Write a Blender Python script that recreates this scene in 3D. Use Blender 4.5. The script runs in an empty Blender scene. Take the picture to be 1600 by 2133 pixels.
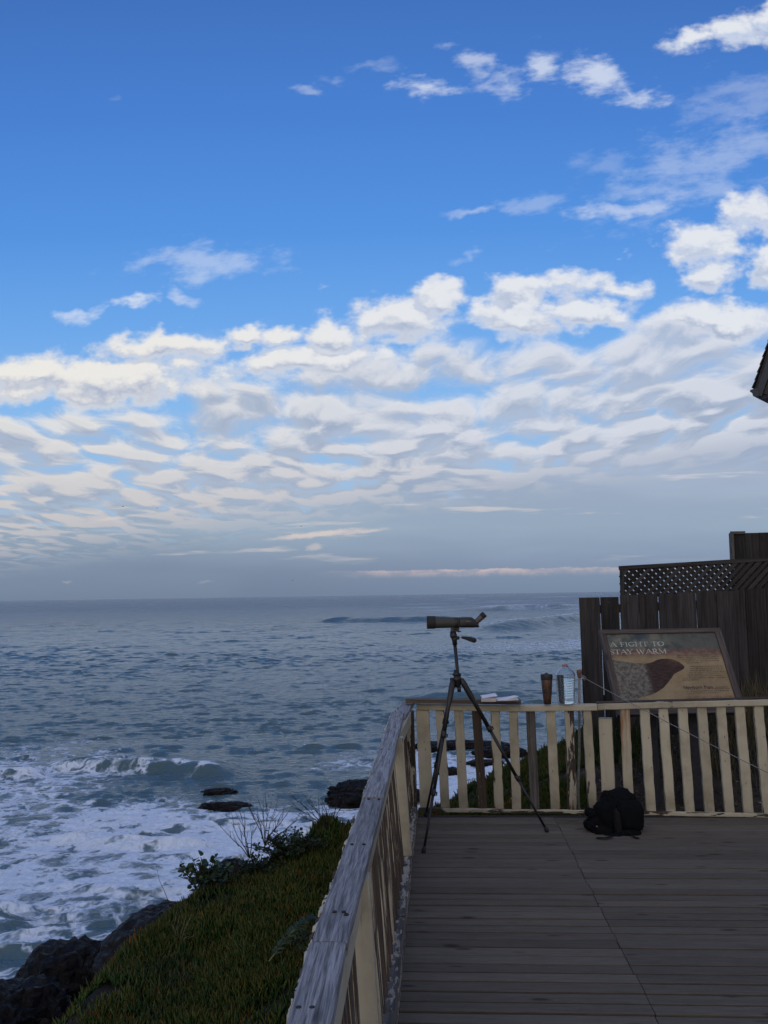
import bpy, bmesh, math, random
import numpy as np
from mathutils import Vector, Matrix, noise as mnoise

random.seed(7)
RNG = np.random.default_rng(11)
SC = bpy.context.scene
COL = SC.collection
PI = math.pi

# ------------------------------------------------------------------ measuring
# camera model of the photograph (1600 x 2133): used to turn measured points
# into real positions on the deck, on the fence, on the sea ...
F_PX, EYE = 1844.0, 1.70
PITCH, ROLL = math.atan(173 / 1844.0), math.radians(0.86)
FW = np.array([0, math.cos(PITCH), math.sin(PITCH)])
_U0 = np.array([0, -math.sin(PITCH), math.cos(PITCH)])
_R0 = np.array([1.0, 0, 0])
RT = math.cos(ROLL) * _R0 - math.sin(ROLL) * _U0
UP = math.sin(ROLL) * _R0 + math.cos(ROLL) * _U0
CAM = np.array([0, 0, EYE])


def ray(u, v):
    return FW * F_PX + RT * (u - 800) - UP * (v - 1066.5)


def zp(u, v, z):
    d = ray(u, v)
    return CAM + d * (z - EYE) / d[2]


def yp(u, v, y):
    d = ray(u, v)
    return CAM + d * y / d[1]


def pp(u, v, p0, n):
    d = ray(u, v)
    n = np.asarray(n, float)
    return CAM + d * ((np.asarray(p0, float) - CAM) @ n) / (d @ n)


# ------------------------------------------------------------------ node helper
class NT:
    def __init__(self, tree):
        self.t = tree
        tree.nodes.clear()

    def node(self, kind, **kw):
        n = self.t.nodes.new(kind)
        for k, v in kw.items():
            setattr(n, k, v)
        return n

    def put(self, sock, v):
        if isinstance(v, bpy.types.NodeSocket):
            self.t.links.new(v, sock)
        else:
            if sock.type == 'RGBA' and not hasattr(v, '__len__'):
                v = (v, v, v, 1)
            elif sock.type == 'RGBA' and len(v) == 3:
                v = (*v, 1)
            elif sock.type == 'VECTOR' and not hasattr(v, '__len__'):
                v = (v, v, v)
            sock.default_value = v

    def m(self, op, a, b=None, c=None, clamp=False):
        n = self.node('ShaderNodeMath', operation=op, use_clamp=clamp)
        for i, v in enumerate((a, b, c)):
            if v is not None:
                self.put(n.inputs[i], v)
        return n.outputs[0]

    def v(self, op, a, b=None, s=None):
        n = self.node('ShaderNodeVectorMath', operation=op)
        self.put(n.inputs[0], a)
        if b is not None:
            self.put(n.inputs[1], b)
        if s is not None:
            self.put(n.inputs['Scale'], s)
        return n.outputs['Value'] if op in ('LENGTH', 'DOT_PRODUCT', 'DISTANCE') else n.outputs[0]

    def xyz(self, x, y, z=0.0):
        n = self.node('ShaderNodeCombineXYZ')
        for i, v in enumerate((x, y, z)):
            self.put(n.inputs[i], v)
        return n.outputs[0]

    def sep(self, v):
        n = self.node('ShaderNodeSeparateXYZ')
        self.put(n.inputs[0], v)
        return n.outputs

    def ss(self, x, a, b, lo=0.0, hi=1.0, mode='SMOOTHSTEP'):
        n = self.node('ShaderNodeMapRange', interpolation_type=mode, clamp=True)
        for i, v in enumerate((x, a, b, lo, hi)):
            self.put(n.inputs[i], v)
        return n.outputs[0]

    def lin(self, x, a, b, lo=0.0, hi=1.0):
        return self.ss(x, a, b, lo, hi, 'LINEAR')

    def mix(self, f, a, b, blend='MIX'):
        n = self.node('ShaderNodeMix', data_type='RGBA', blend_type=blend)
        n.clamp_factor = True
        self.put(n.inputs[0], f)
        self.put(n.inputs[6], a)
        self.put(n.inputs[7], b)
        return n.outputs[2]

    def noise(self, vec, scale=1.0, detail=3.0, rough=0.5, dist=0.0, color=False, dims='3D', lac=2.0):
        n = self.node('ShaderNodeTexNoise', noise_dimensions=dims)
        self.put(n.inputs['Vector'], vec)
        for k, v in (('Scale', scale), ('Detail', detail), ('Roughness', rough), ('Distortion', dist), ('Lacunarity', lac)):
            self.put(n.inputs[k], v)
        return n.outputs['Color' if color else 'Fac']

    def vor(self, vec, scale=1.0, feature='F1', rnd=1.0, out='Distance', smooth=None, detail=0.0, dims='3D'):
        n = self.node('ShaderNodeTexVoronoi', feature=feature, voronoi_dimensions=dims)
        self.put(n.inputs['Vector'], vec)
        self.put(n.inputs['Scale'], scale)
        self.put(n.inputs['Randomness'], rnd)
        if detail:
            self.put(n.inputs['Detail'], detail)
        if smooth is not None:
            self.put(n.inputs['Smoothness'], smooth)
        return n.outputs[out]

    def ramp(self, f, stops, interp='LINEAR'):
        n = self.node('ShaderNodeValToRGB')
        cr = n.color_ramp
        cr.interpolation = interp
        while len(cr.elements) < len(stops):
            cr.elements.new(0.5)
        for e, (p, c) in zip(cr.elements, stops):
            e.position = p
            e.color = (*c, 1) if hasattr(c, '__len__') else (c, c, c, 1)
        self.put(n.inputs[0], f)
        return n.outputs[0]

    def attr(self, name, out='Fac'):
        n = self.node('ShaderNodeAttribute', attribute_name=name)
        return n.outputs[out]

    def bump(self, h, strength=0.5, dist=0.01, normal=None):
        n = self.node('ShaderNodeBump')
        self.put(n.inputs['Strength'], strength)
        self.put(n.inputs['Distance'], dist)
        self.put(n.inputs['Height'], h)
        if normal is not None:
            self.put(n.inputs['Normal'], normal)
        return n.outputs[0]


def material(name):
    m = bpy.data.materials.new(name)
    m.use_nodes = True
    return m, NT(m.node_tree)


def principled(g, col, rough=0.6, normal=None, metal=0.0, spec=0.5, **kw):
    b = g.node('ShaderNodeBsdfPrincipled')
    g.put(b.inputs['Base Color'], col)
    g.put(b.inputs['Roughness'], rough)
    g.put(b.inputs['Metallic'], metal)
    g.put(b.inputs['Specular IOR Level'], spec)
    if normal is not None:
        g.put(b.inputs['Normal'], normal)
    for k, v in kw.items():
        g.put(b.inputs[k.replace('_', ' ')], v)
    o = g.node('ShaderNodeOutputMaterial')
    g.t.links.new(b.outputs[0], o.inputs[0])
    return b
# ------------------------------------------------------------------ camera
cam_d = bpy.data.cameras.new('camera')
cam = bpy.data.objects.new('camera', cam_d)
COL.objects.link(cam)
cam.matrix_world = Matrix(((RT[0], UP[0], -FW[0], 0), (RT[1], UP[1], -FW[1], 0), (RT[2], UP[2], -FW[2], EYE), (0, 0, 0, 1)))
cam_d.sensor_fit = 'VERTICAL'
cam_d.sensor_height = 24.0
cam_d.lens = F_PX / 2133.0 * 24.0
cam_d.clip_start = 0.05
cam_d.clip_end = 90000
SC.camera = cam
SC.view_settings.view_transform = 'Standard'
SC.view_settings.look = 'None'
SC.view_settings.exposure = 0.0
SC.view_settings.gamma = 1.0
SC.render.film_transparent = False
SC.cycles.max_bounces = 8
SC.cycles.transmission_bounces = 8
SC.cycles.use_denoising = True
SC.cycles.use_adaptive_sampling = True
SC.cycles.adaptive_threshold = 0.02

# ------------------------------------------------------------------ world: sky and clouds
SUN_EL, SUN_AZ = math.radians(19), math.radians(180 + 14)   # low behind the photographer (azimuth from +Y, clockwise)
world = bpy.data.worlds.new('World')
SC.world = world
world.use_nodes = True
world.cycles.sampling_method = 'MANUAL'
world.cycles.sample_map_resolution = 512
g = NT(world.node_tree)
tc = g.node('ShaderNodeTexCoord')
DIR = g.v('NORMALIZE', tc.outputs['Generated'])
dx, dy, dz = g.sep(DIR)
ysafe = g.m('MAXIMUM', dy, 0.05)
Xg = g.m('DIVIDE', dx, ysafe)
Zg = g.m('DIVIDE', dz, ysafe)

# directions of the clouds in the sky: measured centre (u, v), half sizes and strength
BL = [
    (215, 795, 300, 62, 1.0), (60, 775, 140, 44, .8), (330, 722, 160, 42, .85), (500, 690, 66, 34, .85), (580, 692, 60, 30, .75),
    (640, 755, 210, 50, .85), (700, 690, 78, 50, 1.0), (840, 668, 120, 54, .95), (905, 622, 76, 48, .9),
    (1085, 650, 118, 62, 1.0), (1060, 604, 70, 36, .8), (1180, 600, 150, 34, .7), (1300, 598, 80, 26, .6), (1230, 655, 120, 46, .75),
    (1500, 668, 150, 46, .9), (1497, 572, 76, 46, .95), (1600, 545, 52, 60, .95), (1470, 505, 100, 46, .8), (1575, 450, 95, 60, .9),
    (1440, 78, 66, 34, .6), (1530, 62, 96, 50, .7), (1610, 35, 60, 44, .75),
]
# thin, half transparent scraps: centre, half sizes, opacity, tilt
WL = [
    (885, 186, 78, 28, .72, .0), (978, 142, 64, 38, .55, -.6), (1038, 170, 66, 42, .55, -.5), (1116, 140, 52, 56, .72, .0), (1235, 160, 88, 44, .78, -.3), (1310, 188, 84, 34, .7, -.2),
    (300, 622, 46, 18, .85, -.1), (180, 643, 60, 18, .65, .1), (372, 628, 44, 16, .5, -.2), (1300, 516, 26, 16, .7, .3), (655, 188, 46, 15, .32, .0), (720, 160, 40, 14, .2, .0), (780, 135, 50, 22, .2, .2),
    (450, 552, 190, 50, .42, .05), (1300, 432, 150, 26, .55, .12), (1000, 445, 60, 14, .4, .1), (1110, 428, 100, 30, .28, .15), (1480, 340, 320, 95, .34, .33), (1580, 200, 190, 66, .24, .3),
    (1240, 345, 80, 30, .18, .0), (1330, 372, 60, 20, .16, .0), (960, 545, 40, 14, .2, .2), (1000, 532, 22, 22, .26, .5), (240, 205, 30, 12, .12, .0), (680, 603, 26, 9, .26, .0),
]


def gno(u, v):
    d = ray(u, v)
    return d[0] / d[1], d[2] / d[1]


def n2(vec, scale, detail, rough, color=False):
    return g.noise(vec, scale, detail, rough, color=color, dims='2D')


HALF = (.5, .5, .5)
_wz = g.xyz(Xg, g.m('MULTIPLY', Zg, 1.5))
W1 = g.v('SUBTRACT', n2(_wz, 9.0, 1.0, .5, True), HALF)
W2 = g.v('SUBTRACT', n2(_wz, 42.0, 2.0, .55, True), HALF)
WARP = g.v('ADD', g.v('MULTIPLY', W1, (.06, .035, 0)), g.v('MULTIPLY', W2, (.026, .019, 0)))
ZB = .06
_zz = g.m('ADD', g.m('MAXIMUM', dz, 0.0), ZB)
_P = g.xyz(g.m('DIVIDE', dx, _zz), g.m('MULTIPLY', g.m('DIVIDE', dy, _zz), .56))
WARPP = g.v('SCALE', g.v('SUBTRACT', n2(_P, 2.2, 2.0, .55, True), HALF), s=.30)


def clouds(zoff):
    """height field of the cumulus banks (h1) and of the cloud sheet (h2), looked up zoff higher in the sky"""
    Z = g.m('ADD', Zg, zoff)
    pos = g.xyz(Xg, Z)
    wp = g.v('ADD', pos, WARP)
    best = None
    for (u, v, ru, rv, s) in BL:
        cx, cz = gno(u, v)
        q = g.v('MULTIPLY', g.v('SUBTRACT', wp, (cx, cz, 0)), (F_PX / ru, F_PX / rv, 0))
        e = g.m('MULTIPLY_ADD', g.v('LENGTH', q), -s, s)
        best = e if best is None else g.m('SMOOTH_MAX', best, e, 0.12)
    puff = g.m('SUBTRACT', 1.0, g.vor(g.v('MULTIPLY', wp, (1, 1.35, 1)), 21.0, 'SMOOTH_F1', smooth=.35, dims='2D'))
    fb = n2(g.v('MULTIPLY', pos, (1, 1.5, 0)), 30.0, 5.0, .6)
    h1 = g.m('ADD', best, g.m('MULTIPLY', g.m('SUBTRACT', fb, .5), .95))
    h1 = g.m('ADD', h1, g.m('MULTIPLY', g.m('SUBTRACT', puff, .55), .40))
    # the sheet: a layer at one height, so it shrinks towards the horizon
    zz = g.m('ADD', g.m('MAXIMUM', g.m('ADD', dz, zoff), 0.0), ZB)
    P = g.xyz(g.m('DIVIDE', dx, zz), g.m('MULTIPLY', g.m('DIVIDE', dy, zz), .56))
    wP = g.v('ADD', P, WARPP)
    nz = n2(wP, 2.5, 5.0, .62)
    v2 = g.m('SUBTRACT', 1.0, g.vor(wP, 4.6, 'SMOOTH_F1', smooth=.35, dims='2D'))
    h2 = g.m('ADD', g.m('MULTIPLY', nz, .85), g.m('MULTIPLY', v2, .42))
    return h1, h2, P


h1a, h2a, PL = clouds(0.0)
h1b, h2b, _ = clouds(0.011)

D1 = g.ss(h1a, -.12, .48)
wfb = n2(g.xyz(g.m('MULTIPLY', Xg, 1.0), g.m('MULTIPLY_ADD', Xg, -.35, g.m('MULTIPLY', Zg, 2.4))), 17.0, 5.0, .62)
W = None
for (u, v, ru, rv, s, tl) in WL:
    cx, cz = gno(u, v)
    q = g.v('SUBTRACT', g.v('ADD', g.xyz(Xg, Zg), WARP), (cx, cz, 0))
    k1, k2 = F_PX / ru, F_PX / rv
    a_ = g.v('DOT_PRODUCT', q, (k1 * math.cos(tl), k1 * math.sin(tl), 0))
    b_ = g.v('DOT_PRODUCT', q, (-k2 * math.sin(tl), k2 * math.cos(tl), 0))
    e = g.m('SUBTRACT', 1.15, g.v('LENGTH', g.xyz(a_, b_)))
    e = g.m('MULTIPLY', g.ss(g.m('MULTIPLY_ADD', g.m('SUBTRACT', wfb, .52), 2.6, e), .0, 1.15), s)
    W = e if W is None else g.m('MAXIMUM', W, e)
W = g.m('MULTIPLY', W, g.ss(dy, .1, .3))
# how much of the sky the sheet covers, by height above the horizon
edge = g.m('MULTIPLY_ADD', Xg, .13, .285)
below = g.m('SUBTRACT', edge, Zg)                                   # > 0 under the edge of the sheet
cov = g.ramp(g.lin(below, -.06, .30), [(0, .0), (.12, .06), (.26, .48), (.45, .60), (.62, .78), (.76, .92), (1, 1.0)])
thr = g.m('MULTIPLY_ADD', cov, -.56, .83)
D2 = g.m('MULTIPLY', g.ss(g.m('SUBTRACT', h2a, thr), -.10, .20), g.ss(cov, .0, .10))
flat = g.ss(g.m('MULTIPLY_ADD', Xg, -.13, Zg), .145, .075)          # far down it is one grey bank
D2 = g.m('MAXIMUM', D2, flat)
behind = g.m('MAXIMUM', g.ss(dy, .10, -.30), g.ss(dz, .70, .90, 0, .75))  # out-of-view sky behind and overhead, extra cloud added for its light
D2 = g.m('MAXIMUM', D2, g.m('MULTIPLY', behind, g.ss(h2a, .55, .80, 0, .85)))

# light on the clouds comes from behind and above the viewer: upper, near sides lit, bases grey
s1 = g.ss(g.m('SUBTRACT', h1a, h1b), -.42, .30)
s1 = g.m('MAXIMUM', s1, g.ss(h1a, .75, .15, 0, .75))
s2 = g.ss(g.m('SUBTRACT', h2a, h2b), -.13, .14)
s2 = g.m('MULTIPLY_ADD', g.ss(g.m('SUBTRACT', h2a, thr), .30, .05), .22, g.m('MULTIPLY', s2, .80))

# clear sky
sky = g.node('ShaderNodeTexSky', sky_type='NISHITA', sun_disc=False, sun_elevation=SUN_EL, sun_rotation=SUN_AZ)
sky.air_density, sky.dust_density, sky.ozone_density, sky.altitude = 1.0, .6, 2.2, 10.0
SKYK = 10.0          # background strength is 1 / SKYK
clear = g.ramp(g.lin(Zg, .0, .72), [
    (0, (.30, .42, .58)), (.12, (.33, .53, .76)), (.30, (.235, .49, .86)), (.44, (.145, .395, .85)), (.60, (.082, .292, .77)), (.80, (.060, .22, .66)), (1, (.048, .168, .53))])
clear = g.mix(g.ss(dz, .68, .95), clear, (.14, .34, .86))  # overhead sky out of view, brightened to light the foam
blue = g.mix(.10, g.v('SCALE', clear, s=SKYK), g.v('MULTIPLY', sky.outputs[0], (1.15, 1.0, 1.1)))

warmL = g.ss(Xg, .25, -.45)
lit = g.mix(warmL, (.76, .79, .85), (.84, .82, .78))
lit = g.mix(g.ss(Zg, .20, .07), lit, (.66, .62, .60))
dark1 = g.mix(g.ss(Zg, .5, .2), (.42, .53, .76), (.40, .46, .60))
c1 = g.mix(s1, dark1, lit)
shade = g.ramp(g.lin(Zg, 0.0, .30), [(0, (.185, .25, .36)), (.10, (.225, .295, .415)), (.25, (.30, .39, .505)), (.45, (.34, .415, .55)), (.75, (.35, .43, .58)), (1, (.38, .47, .64))])
# far streaks
st = n2(g.xyz(g.m('MULTIPLY', Xg, 5.0), g.m('MULTIPLY_ADD', Xg, -1.4, g.m('MULTIPLY', Zg, 62.0))), 1.0, 4.0, .6)
streak = g.m('MULTIPLY', g.ss(st, .60, .76), g.ss(Zg, .03, .05))
s2f = g.mix(flat, s2, g.m('MULTIPLY', streak, .75))
tone = n2(g.xyz(g.m('MULTIPLY', Xg, 2.6), g.m('MULTIPLY_ADD', Zg, 17.0, 3.3)), 1.0, 3.0, .55)
shade = g.v('SCALE', shade, s=g.m('MULTIPLY_ADD', g.ss(Zg, .10, .02), g.ss(Xg, .30, -.30, .0, -.15), 1.0))
shade = g.mix(g.m('MULTIPLY', g.ss(tone, .40, .68), .35), shade, g.v('MULTIPLY', shade, (1.28, 1.24, 1.20)))
c2 = g.mix(s2f, shade, g.v('MULTIPLY', lit, (.93, .935, .96)))
c2 = g.mix(behind, c2, g.mix(s2, (.84, .71, .56), (1.12, .95, .75)))  # unseen clouds made bright and warm to light the deck and balusters

# the pink rim of a far bank low over the sea, and the last sunlit scraps
rimz = g.m('ADD', .0275, g.m('MULTIPLY', g.m('SUBTRACT', n2(g.xyz(Xg, 0), 26.0, 5.0, .66), .5), .008))
rimh = g.m('SUBTRACT', rimz, Zg)
rim = g.m('MULTIPLY', g.m('MULTIPLY', g.ss(rimh, -.0008, .0008), g.ss(rimh, .010, .0002)), g.m('MULTIPLY', g.ss(Xg, -.09, .04), g.ss(Xg, .5, .1)))
wv = g.v('SCALE', g.v('SUBTRACT', n2(g.xyz(Xg, g.m('MULTIPLY', Zg, 2.5)), 60.0, 3.0, .6, True), (.5, .5, .5)), s=.016)
scrap = None
for (u, v, ru, rv, s) in [(660, 1113, 120, 7, 1.0), (760, 1106, 60, 5, .8), (655, 1139, 20, 9, .55), (235, 1080, 38, 5, .9), (430, 1052, 50, 5, .7), (140, 1213, 9, 4, .22), (430, 1212, 18, 4, .16)]:
    cx, cz = gno(u, v)
    pos = g.v('ADD', g.xyz(Xg, g.m('MULTIPLY_ADD', Xg, -.09, Zg), 0), g.v('MULTIPLY', wv, (1, .35, 0)))
    q = g.v('MULTIPLY', g.v('SUBTRACT', pos, (cx, cz - .09 * cx, 0)), (F_PX / ru, F_PX / rv, 0))
    e = g.m('MULTIPLY', g.ss(g.v('LENGTH', q), 1.15, .25), s)
    scrap = e if scrap is None else g.m('MAXIMUM', scrap, e)

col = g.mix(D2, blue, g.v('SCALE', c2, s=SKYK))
col = g.mix(W, col, (.70 * SKYK, .76 * SKYK, .88 * SKYK))
col = g.mix(D1, col, g.v('SCALE', c1, s=SKYK))
col = g.mix(g.m('MULTIPLY', rim, g.ss(n2(g.xyz(g.m('MULTIPLY', Xg, 1.0), g.m('MULTIPLY', Zg, 3.0)), 34.0, 3.0, .6), .30, .62, .30, .80)), col, (.62 * SKYK, .50 * SKYK, .50 * SKYK))
col = g.mix(g.m('MULTIPLY', scrap, .85), col, (.68 * SKYK, .60 * SKYK, .57 * SKYK))
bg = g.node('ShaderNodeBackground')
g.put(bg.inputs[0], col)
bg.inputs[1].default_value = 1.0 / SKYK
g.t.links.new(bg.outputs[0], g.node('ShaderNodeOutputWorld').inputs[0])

sun_d = bpy.data.lights.new('sun', 'SUN')
sun_d.energy = 0.42
sun_d.angle = math.radians(35)
sun_d.color = (1.0, .84, .64)
sun = bpy.data.objects.new('sun', sun_d)
COL.objects.link(sun)
_sd = Vector((math.sin(SUN_AZ) * math.cos(SUN_EL), math.cos(SUN_AZ) * math.cos(SUN_EL), math.sin(SUN_EL)))
sun.rotation_euler = _sd.to_track_quat('Z', 'Y').to_euler()
sun.location = (-2, -6, 9)
# ------------------------------------------------------------------ mesh building
def unit(v):
    v = np.asarray(v, float)
    return v / max(np.linalg.norm(v), 1e-9)


class MB:
    """collects boards, tubes, lathes ... with per-vertex board coordinates (gco), a random number (rnd) and wear"""
    def __init__(self):
        self.v, self.f, self.g, self.r, self.w, self.sm, self.l = [], [], [], [], [], [], []
        self.wear = 0.0

    def add(self, verts, faces, gco=None, rnd=None, smooth=False, loc=None):
        n = len(self.v)
        verts = [tuple(map(float, p)) for p in verts]
        self.v += verts
        rnd = random.random() if rnd is None else rnd
        self.g += [tuple(map(float, p)) for p in gco] if gco is not None else verts
        self.l += loc if loc is not None else [(0.0, 0.0, .5)] * len(verts)
        self.r += [rnd] * len(verts)
        self.w += [self.wear] * len(verts)
        self.f += [tuple(i + n for i in f) for f in faces]
        self.sm += [smooth] * len(faces)

    def beam(self, p0, p1, w, t, wdir=(1, 0, 0), ch=.003, seg=1, jit=0.0, rnd=None, w1=None):
        """board from p0 to p1: w wide along wdir, t thick across it, chamfered"""
        p0, p1 = np.asarray(p0, float), np.asarray(p1, float)
        L = np.linalg.norm(p1 - p0)
        ax = unit(p1 - p0)
        wd = unit(np.asarray(wdir, float) - ax * (np.asarray(wdir, float) @ ax))
        td = np.cross(ax, wd)
        rnd = random.random() if rnd is None else rnd
        o = rnd * 37.0
        vs, gs, ls = [], [], []
        for k in range(seg + 1):
            s = k / seg
            ww = w + ((w1 if w1 is not None else w) - w) * s
            a, b = ww / 2, t / 2
            j = (np.array([random.uniform(-jit, jit) for _ in range(2)]) if jit else (0, 0))
            c = p0 + (p1 - p0) * s + wd * j[0] + td * j[1]
            for x, y in ((-a + ch, -b), (a - ch, -b), (a, -b + ch), (a, b - ch), (a - ch, b), (-a + ch, b), (-a, b - ch), (-a, -b + ch)):
                vs.append(c + wd * x + td * y)
                gs.append((s * L + o, x + o * .31, y + o * .77))
                ls.append((x / a, y / b, s))
        fs = [tuple(range(7, -1, -1)), tuple(range(seg * 8, seg * 8 + 8))]
        for k in range(seg):
            for i in range(8):
                j = (i + 1) % 8
                fs.append((k * 8 + i, k * 8 + j, k * 8 + 8 + j, k * 8 + 8 + i))
        self.add(vs, fs, gs, rnd, loc=ls)

    def tube(self, pts, radii, n=8, caps=True, rnd=None, sq=(1, 1), up=(0, 0, 1)):
        pts = [np.asarray(p, float) for p in pts]
        if not hasattr(radii, '__len__'):
            radii = [radii] * len(pts)
        vs, fs, gs = [], [], []
        ref = None
        run = 0.0
        for k, p in enumerate(pts):
            a = unit(pts[min(k + 1, len(pts) - 1)] - pts[max(k - 1, 0)])
            if ref is None:
                u = np.asarray(up, float)
                ref = u if abs(a @ unit(u)) < .95 else np.array([1.0, 0, 0])
            e1 = unit(ref - a * (ref @ a))
            ref = e1
            e2 = np.cross(a, e1)
            if k:
                run += np.linalg.norm(p - pts[k - 1])
            for i in range(n):
                t = 2 * PI * i / n
                vs.append(p + (e1 * math.cos(t) * sq[0] + e2 * math.sin(t) * sq[1]) * radii[k])
                gs.append((run, math.cos(t) * .02, math.sin(t) * .02))
        for k in range(len(pts) - 1):
            for i in range(n):
                j = (i + 1) % n
                fs.append((k * n + i, k * n + j, k * n + n + j, k * n + n + i))
        if caps:
            fs.append(tuple(range(n - 1, -1, -1)))
            fs.append(tuple(range((len(pts) - 1) * n, len(pts) * n)))
        self.add(vs, fs, gs, rnd, True)

    def lathe(self, base, axis, prof, n=24, closed=True):
        """prof: (distance along the axis, radius)"""
        ax = unit(axis)
        pts = [np.asarray(base, float) + ax * h for h, _ in prof]
        e1 = unit(np.cross(ax, (0, 0, 1) if abs(ax[2]) < .9 else (1, 0, 0)))
        e2 = np.cross(ax, e1)
        vs, fs = [], []
        for p, (h, r) in zip(pts, prof):
            for i in range(n):
                t = 2 * PI * i / n
                vs.append(p + (e1 * math.cos(t) + e2 * math.sin(t)) * r)
        for k in range(len(prof) - 1):
            for i in range(n):
                j = (i + 1) % n
                fs.append((k * n + i, k * n + j, k * n + n + j, k * n + n + i))
        if closed:
            fs.append(tuple(range(n - 1, -1, -1)))
            fs.append(tuple(range((len(prof) - 1) * n, len(prof) * n)))
        self.add(vs, fs, None, None, True)

    def build(self, name, mat, parent=None, smooth_angle=None):
        me = bpy.data.meshes.new(name)
        me.from_pydata(self.v, [], self.f)
        me.polygons.foreach_set('use_smooth', self.sm)
        for nm, dt, key, dat in (('gco', 'FLOAT_VECTOR', 'vector', self.g), ('loc', 'FLOAT_VECTOR', 'vector', self.l), ('rnd', 'FLOAT', 'value', self.r), ('wear', 'FLOAT', 'value', self.w)):
            at = me.attributes.new(nm, dt, 'POINT')
            at.data.foreach_set(key, np.asarray(dat, np.float32).ravel())
        me.materials.append(mat)
        o = bpy.data.objects.new(name, me)
        COL.objects.link(o)
        if parent is not None:
            o.parent = parent
            o.matrix_parent_inverse = Matrix.Translation(-parent.location)
        if smooth_angle:
            me.shade_auto_smooth(use_auto_smooth=True, angle=math.radians(smooth_angle)) if hasattr(me, 'shade_auto_smooth') else None
            sharp_by_angle(me, smooth_angle)
        return o


def sharp_by_angle(me, deg):
    bm = bmesh.new()
    bm.from_mesh(me)
    c = math.radians(deg)
    for e in bm.edges:
        e.smooth = not (len(e.link_faces) == 2 and e.calc_face_angle(0) > c)
    bm.to_mesh(me)
    bm.free()


def fast_mesh(name, verts, quads, mat, attrs=(), smooth=True, parent=None):
    """numpy arrays -> mesh; quads is (n, 3) or (n, 4)"""
    me = bpy.data.meshes.new(name)
    nv, nf, k = len(verts), len(quads), quads.shape[1]
    me.vertices.add(nv)
    me.vertices.foreach_set('co', np.asarray(verts, np.float32).ravel())
    me.loops.add(nf * k)
    me.loops.foreach_set('vertex_index', np.asarray(quads, np.int32).ravel())
    me.polygons.add(nf)
    me.polygons.foreach_set('loop_start', np.arange(0, nf * k, k, dtype=np.int32))
    me.polygons.foreach_set('use_smooth', np.full(nf, smooth))
    me.update(calc_edges=True)
    for nm, dat in attrs:
        at = me.attributes.new(nm, 'FLOAT', 'POINT')
        at.data.foreach_set('value', np.asarray(dat, np.float32).ravel())
    me.materials.append(mat)
    o = bpy.data.objects.new(name, me)
    COL.objects.link(o)
    if parent is not None:
        o.parent = parent
        o.matrix_parent_inverse = Matrix.Translation(-parent.location)
    return o


def tag(o, label=None, cat=None, group=None, kind=None):
    for k, v in (('label', label), ('category', cat), ('group', group), ('kind', kind)):
        if v:
            o[k] = v
    return o


def empty(name, loc, label, cat, group=None):
    o = bpy.data.objects.new(name, None)
    COL.objects.link(o)
    o.location = tuple(map(float, loc))
    o.empty_display_size = .1
    return tag(o, label, cat, group)


# numpy value noise (for heights and masks)
def vnoise(x, y, seed=0):
    xi, yi = np.floor(x).astype(np.int64), np.floor(y).astype(np.int64)
    xf, yf = x - xi, y - yi
    u, v = xf * xf * (3 - 2 * xf), yf * yf * (3 - 2 * yf)

    def h(i, j):
        n = (i * 374761393 + j * 668265263 + seed * 974711) & 0x7fffffff
        n = ((n ^ (n >> 13)) * 1274126177) & 0x7fffffff
        return ((n ^ (n >> 16)) & 0xffff) / 65535.0
    return (h(xi, yi) * (1 - u) + h(xi + 1, yi) * u) * (1 - v) + (h(xi, yi + 1) * (1 - u) + h(xi + 1, yi + 1) * u) * v


def fbm(x, y, oct=4, seed=0, rough=.5):
    s, a, t = 0, 1.0, 0
    for k in range(oct):
        s = s + a * vnoise(x * 2 ** k + 17.3 * k, y * 2 ** k - 9.1 * k, seed + k)
        t += a
        a *= rough
    return s / t


def sstep(x, a, b):
    t = np.clip((x - a) / (b - a), 0, 1)
    return t * t * (3 - 2 * t)
# ------------------------------------------------------------------ materials
def wood_mat(name, dark, light, grain=55.0, stain=.5, rough=.75, bump=.35, vary=.35, spec=.3, streak=2.2):
    m, g = material(name)
    gco = g.attr('gco', 'Vector')
    rnd = g.attr('rnd')
    st = g.v('MULTIPLY', gco, (streak, grain, grain))
    n1 = g.noise(st, 1.0, 5.0, .62, .4)
    n2 = g.noise(g.v('MULTIPLY', gco, (streak * 2.4, grain * 3.2, grain * 3.2)), 1.0, 3.0, .6)
    n3 = g.noise(g.v('MULTIPLY', gco, (1.3, 5.0, 5.0)), 1.0, 4.0, .6)
    f = g.m('ADD', g.m('MULTIPLY', n1, .62), g.m('MULTIPLY', n2, .38))
    col = g.mix(g.ss(f, .34, .66), dark, light)
    col = g.mix(g.m('MULTIPLY', g.ss(n3, .45, .72), stain), col, g.v('MULTIPLY', col, (.55, .52, .50)))
    kn = g.vor(g.v('MULTIPLY', gco, (3.2, 11.0, 11.0)), 1.0)
    col = g.mix(g.ss(kn, .20, .06, 0, .85), col, g.v('MULTIPLY', col, (.32, .30, .28)))
    br = g.m('MULTIPLY_ADD', g.m('SUBTRACT', rnd, .5), vary * 2, 1.0)
    col = g.v('SCALE', col, s=br)
    principled(g, col, rough, g.bump(f, bump, .006), spec=spec)
    return m


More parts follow.
